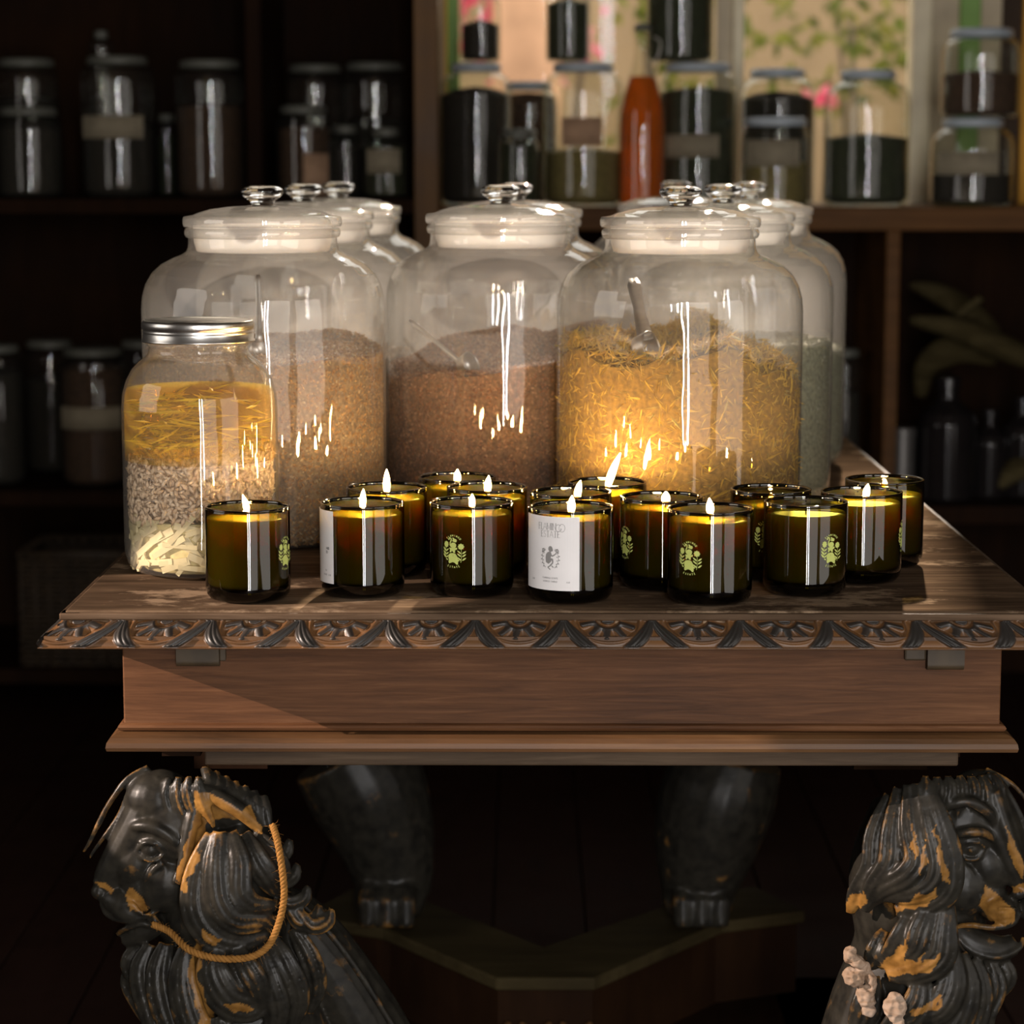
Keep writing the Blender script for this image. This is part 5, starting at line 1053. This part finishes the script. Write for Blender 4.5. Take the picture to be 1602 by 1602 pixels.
def figure_shapes():
    mm = .001; s_ = [disc(.5 * mm, 6.4 * mm, 2.3 * mm, 12), disc(1.9 * mm, 5.6 * mm, 1.3 * mm, 8)]
    s_.append([(-2.6 * mm, 3.6 * mm), (.6 * mm, 4.6 * mm), (1.6 * mm, 2.6 * mm), (.9 * mm, -.6 * mm), (1.4 * mm, -3.6 * mm), (-1.6 * mm, -5.8 * mm), (-4.4 * mm, -4.4 * mm), (-4.8 * mm, -1.0 * mm), (-4.2 * mm, 2.0 * mm)])
    s_ += stroke([(.4 * mm, 2.8 * mm), (2.2 * mm, .6 * mm), (4.8 * mm, 1.8 * mm), (6.6 * mm, 3.4 * mm)], 1.3 * mm, .8 * mm); s_ += stroke([(-.5 * mm, -2.6 * mm), (2.6 * mm, -1.6 * mm), (3.0 * mm, -4.6 * mm), (-.2 * mm, -7.4 * mm)], 1.8 * mm, 1.1 * mm)
    s_ += stroke([(-.2 * mm, -7.4 * mm), (-2.4 * mm, -8.4 * mm), (.4 * mm, -10.2 * mm)], .9 * mm); s_ += stroke([(1.8 * mm, -7.0 * mm), (3.6 * mm, -8.4 * mm)], .9 * mm)
    for sx in (-1, 1):
        s_ += stroke(arc(0, -1 * mm, 8.6 * mm, 9.5 * mm, 90 - sx * 38, 90 - sx * 140, 8), .4 * mm)
        for q in range(6):
            a = math.radians(90 - sx * (44 + q * 18)); x, y = 8.6 * mm * math.cos(a), -1 * mm + 9.5 * mm * math.sin(a); s_.append(disc(x * 1.10, y, .95 * mm, 6, 1, .55, a)); s_.append(disc(x * .86, y - .6 * mm, .8 * mm, 6, 1, .5, -a))
        s_ += [disc(sx * 7.3 * mm + 1.1 * mm * math.cos(q * 1.257), 5.0 * mm + 1.1 * mm * math.sin(q * 1.257), .75 * mm, 6) for q in range(5)]
    return s_
CUPM = MB().lathe([(0, .0008), (.0325, .0008), (.0385, .0028), (.0415, .0070), (CRAD, .0135), (CRAD, .0905), (.0423, .0936), (.0413, .0945), (.0402, .0938), (.0397, .0910)], 72)
RIMP = [(.0398, .0915), (.0412, .0922), (.0425, .0928), (.0429, .0938), (.0422, .0947), (.0411, .0949), (.0401, .0943), (.0398, .0930), (.0398, .0915)]
def flame_mb(h, lean, fat, yl=0):
    mb = MB(); pts = []; rad = []; n = 20
    for i in range(n + 1):
        t = i / n; pts.append((lean * h * t ** 1.3, yl * h * t ** 1.3, h * t)); rad.append(max(.0002, fat * h * 2.0 * (t + .03) ** .55 * (1 - t) ** .85))
    return mb.tube(pts, rad, 14)
meshes = {}
def candle(label, px, rimy, wax=.0835, wick=(0, 0), flame=None, emblem=None, paper=None):
    p = at_z(px, rimy, TZ + CH); t = thing('glass_candle', label, 'candle', (p.x, p.y, TZ), 0, 'green glass candles on the table edge')
    def shared(name, mb, material):
        if name in meshes: o = bpy.data.objects.new(name, meshes[name]); COL.objects.link(o); o.parent = t; return o
        o = mb().build(name, material, t); meshes[name] = o.data; return o
    shared('cup', lambda: CUPM, 'cup'); shared('cup_rim', lambda: MB().lathe(RIMP, 64), 'cup_lip')
    shared('cup_base', lambda: MB().lathe([(0, .0015), (.0320, .0015), (.0378, .0034), (.0408, .0075), (.0418, .0125), (.0400, .0150), (0, .0150)], 48), 'cup_base')
    wt = wax; MB().lathe([(0, .0155), (.0380, .0155), (.0404, .018), (.0406, wt - .001), (.0400, wt), (.030, wt - .0008), (.012, wt - .0014), (0, wt - .0016)], 56).build('wax', 'wax', t)
    wx, wy = wick; MB().tube([(wx, wy, wt - .004), (wx, wy, wt + .003), (wx + .0008, wy, wt + .006)], [.0007, .0007, .0005], 6).build('wick', 'wick', t)
    if flame: h, lean, fat = flame; flame_mb(h, lean, fat).build('flame', 'flame', t, loc=(wx + .0004, wy, wt + .0035))
    if emblem is not None: wrapm(EMB, CRAD, math.radians(emblem), .049, 'emblem', 'print', t)
    if paper:
        a0, a1, kind = paper; v = []; f = []; n = 24; R_ = CRAD + .0002
        for i in range(n + 1):
            a = -PI / 2 + math.radians(a0 + (a1 - a0) * i / n)
            for rr, zz in ((R_, .0155), (R_, .0892), (R_ + .0003, .0892), (R_ + .0003, .0155)): v.append((rr * math.cos(a), rr * math.sin(a), zz))
        for i in range(n):
            for q in range(4): f.append((i * 4 + q, i * 4 + 4 + q, i * 4 + 4 + (q + 1) % 4, i * 4 + (q + 1) % 4))
        f += [(3, 2, 1, 0), (n * 4, n * 4 + 1, n * 4 + 2, n * 4 + 3)]
        lb = mesh_obj('paper_label', v, f, 'label_paper', t, False); mm = .001; mid = math.radians((a0 + a1) / 2 + (5 if kind == 'front' else 0)); RR = R_ + .0003
        if kind == 'front':
            sh_ = text_shapes('FLAMIN', -3.6 * mm, 24.6 * mm, 6.4 * mm, .28 * mm, .62 * mm, .0, .80) + stroke(arc(9.0 * mm, 26.6 * mm, 3.0 * mm, 3.5 * mm, 40, 330, 16), .36 * mm) + stroke([(11.6 * mm, 24.6 * mm), (11.6 * mm, 26.6 * mm)], .62 * mm) + stroke(arc(12.6 * mm, 26.8 * mm, 3.0 * mm, 3.9 * mm, 0, 360, 18), .36 * mm) + text_shapes('ESTATE', 0, 17.2 * mm, 6.2 * mm, .28 * mm, .62 * mm, .05, .80)
            wrapm(sh_, RR, mid, .0515, 'lettering', 'ink', lb); wrapm([[(x * 1.05, y * 1.25 - 2.5 * mm) for x, y in p_] for p_ in figure_shapes()], RR, mid, .0515, 'printed_figure', 'ink', lb)
            wrapm(text_shapes('FLAMINGO ESTATE', 0, -24.4 * mm, 1.5 * mm, .25 * mm, None, .22, .8) + text_shapes('SCENTED CANDLE', 0, -27.8 * mm, 1.5 * mm, .25 * mm, None, .22, .8) + text_shapes('8 OZ', -24 * mm + 2 * mm, -27.0 * mm, 1.3 * mm, .25 * mm) + text_shapes('8 OZ', 19 * mm, -28 * mm, 1.2 * mm, .22 * mm), RR, mid, .0515, 'small_print', 'dark_ink', lb)
        else:
            e = math.radians(a1) * RR
            def side(sh): return [[(x, y) for x, y in p_] for p_ in sh]
            wrapm(side(text_shapes('AND', e - 8.0 * mm, 6.0 * mm - 8 * mm, 2.4 * mm, .35 * mm, .6 * mm) + text_shapes('ED', e - 9.2 * mm, 2.2 * mm - 8 * mm, 2.4 * mm, .35 * mm, .6 * mm)), RR, 0, .052, 'lettering', 'dark_ink', lb)
            wrapm(side(text_shapes('OZ', e - 11 * mm, -24 * mm, 1.6 * mm, .25 * mm) + text_shapes('ESTATE', e - 12.5 * mm, -28.5 * mm, 1.5 * mm, .25 * mm) + text_shapes('8 OZ', e - 5 * mm, -28.5 * mm, 1.4 * mm, .25 * mm)), RR, 0, .052, 'small_print', 'dark_ink', lb)
    return t
candle('lit green glass candle in front of the preserve jar, front row leftmost', 386.5, 791, flame=(.0185, -.25, .20), emblem=68)
candle('lit green glass candle whose white label wraps the left side, front row', 566.5, 785, flame=(.0205, .05, .20), paper=(-128, -39, 'side'))
candle('lit green glass candle with lime emblem left of centre, middle of front row', 738, 784, flame=(.0150, 0, .26), emblem=-24)
candle('lit green glass candle with white paper label facing front', 893, 791.5, flame=(.0180, .05, .26), paper=(-79, 10.5, 'front'))
candle('lit green glass candle with bright emblem, right of the labelled candle', 1111, 794, flame=(.0170, -.08, .27), emblem=-32)
candle('unlit green glass candle with lime emblem on its right, front row rightmost', 1261, 783.5, emblem=31)
candle('lit green glass candle behind the side-labelled front candle', 604.5, 761, flame=(.0260, 0, .18))
candle('lit green glass candle right behind the middle emblem candle', 762, 760.5, wick=(0, -.002), flame=(.0190, .08, .24))
candle('lit green glass candle farthest back, by the middle jar', 715, 745, flame=(.0150, 0, .30))
candle('lit green glass candle hidden mostly behind the front-labelled candle', 893, 768.5, wick=(.006, 0), flame=(.0190, .20, .24))
candle('green glass candle with the tall flame leaning right against the petal jar', 950, 753, flame=(.0385, .36, .13))
candle('lit green glass candle between labelled and bright-emblem candles, emblem at left', 1035, 776, wick=(.004, 0), flame=(.0125, 0, .45), emblem=-63)
candle('green glass candle with tiny low flame behind the gap of the two right candles', 1206, 764, wax=.0775, flame=(.0085, 0, .38), emblem=-12)
candle('lit green glass candle right of the unlit one, emblem at its right edge', 1348, 768, wick=(.004, 0), flame=(.0150, .15, .30), emblem=74)
candle('green glass candle standing farthest right and farthest back at that end', 1384, 749, wax=.078, flame=(.0120, 0, .34))
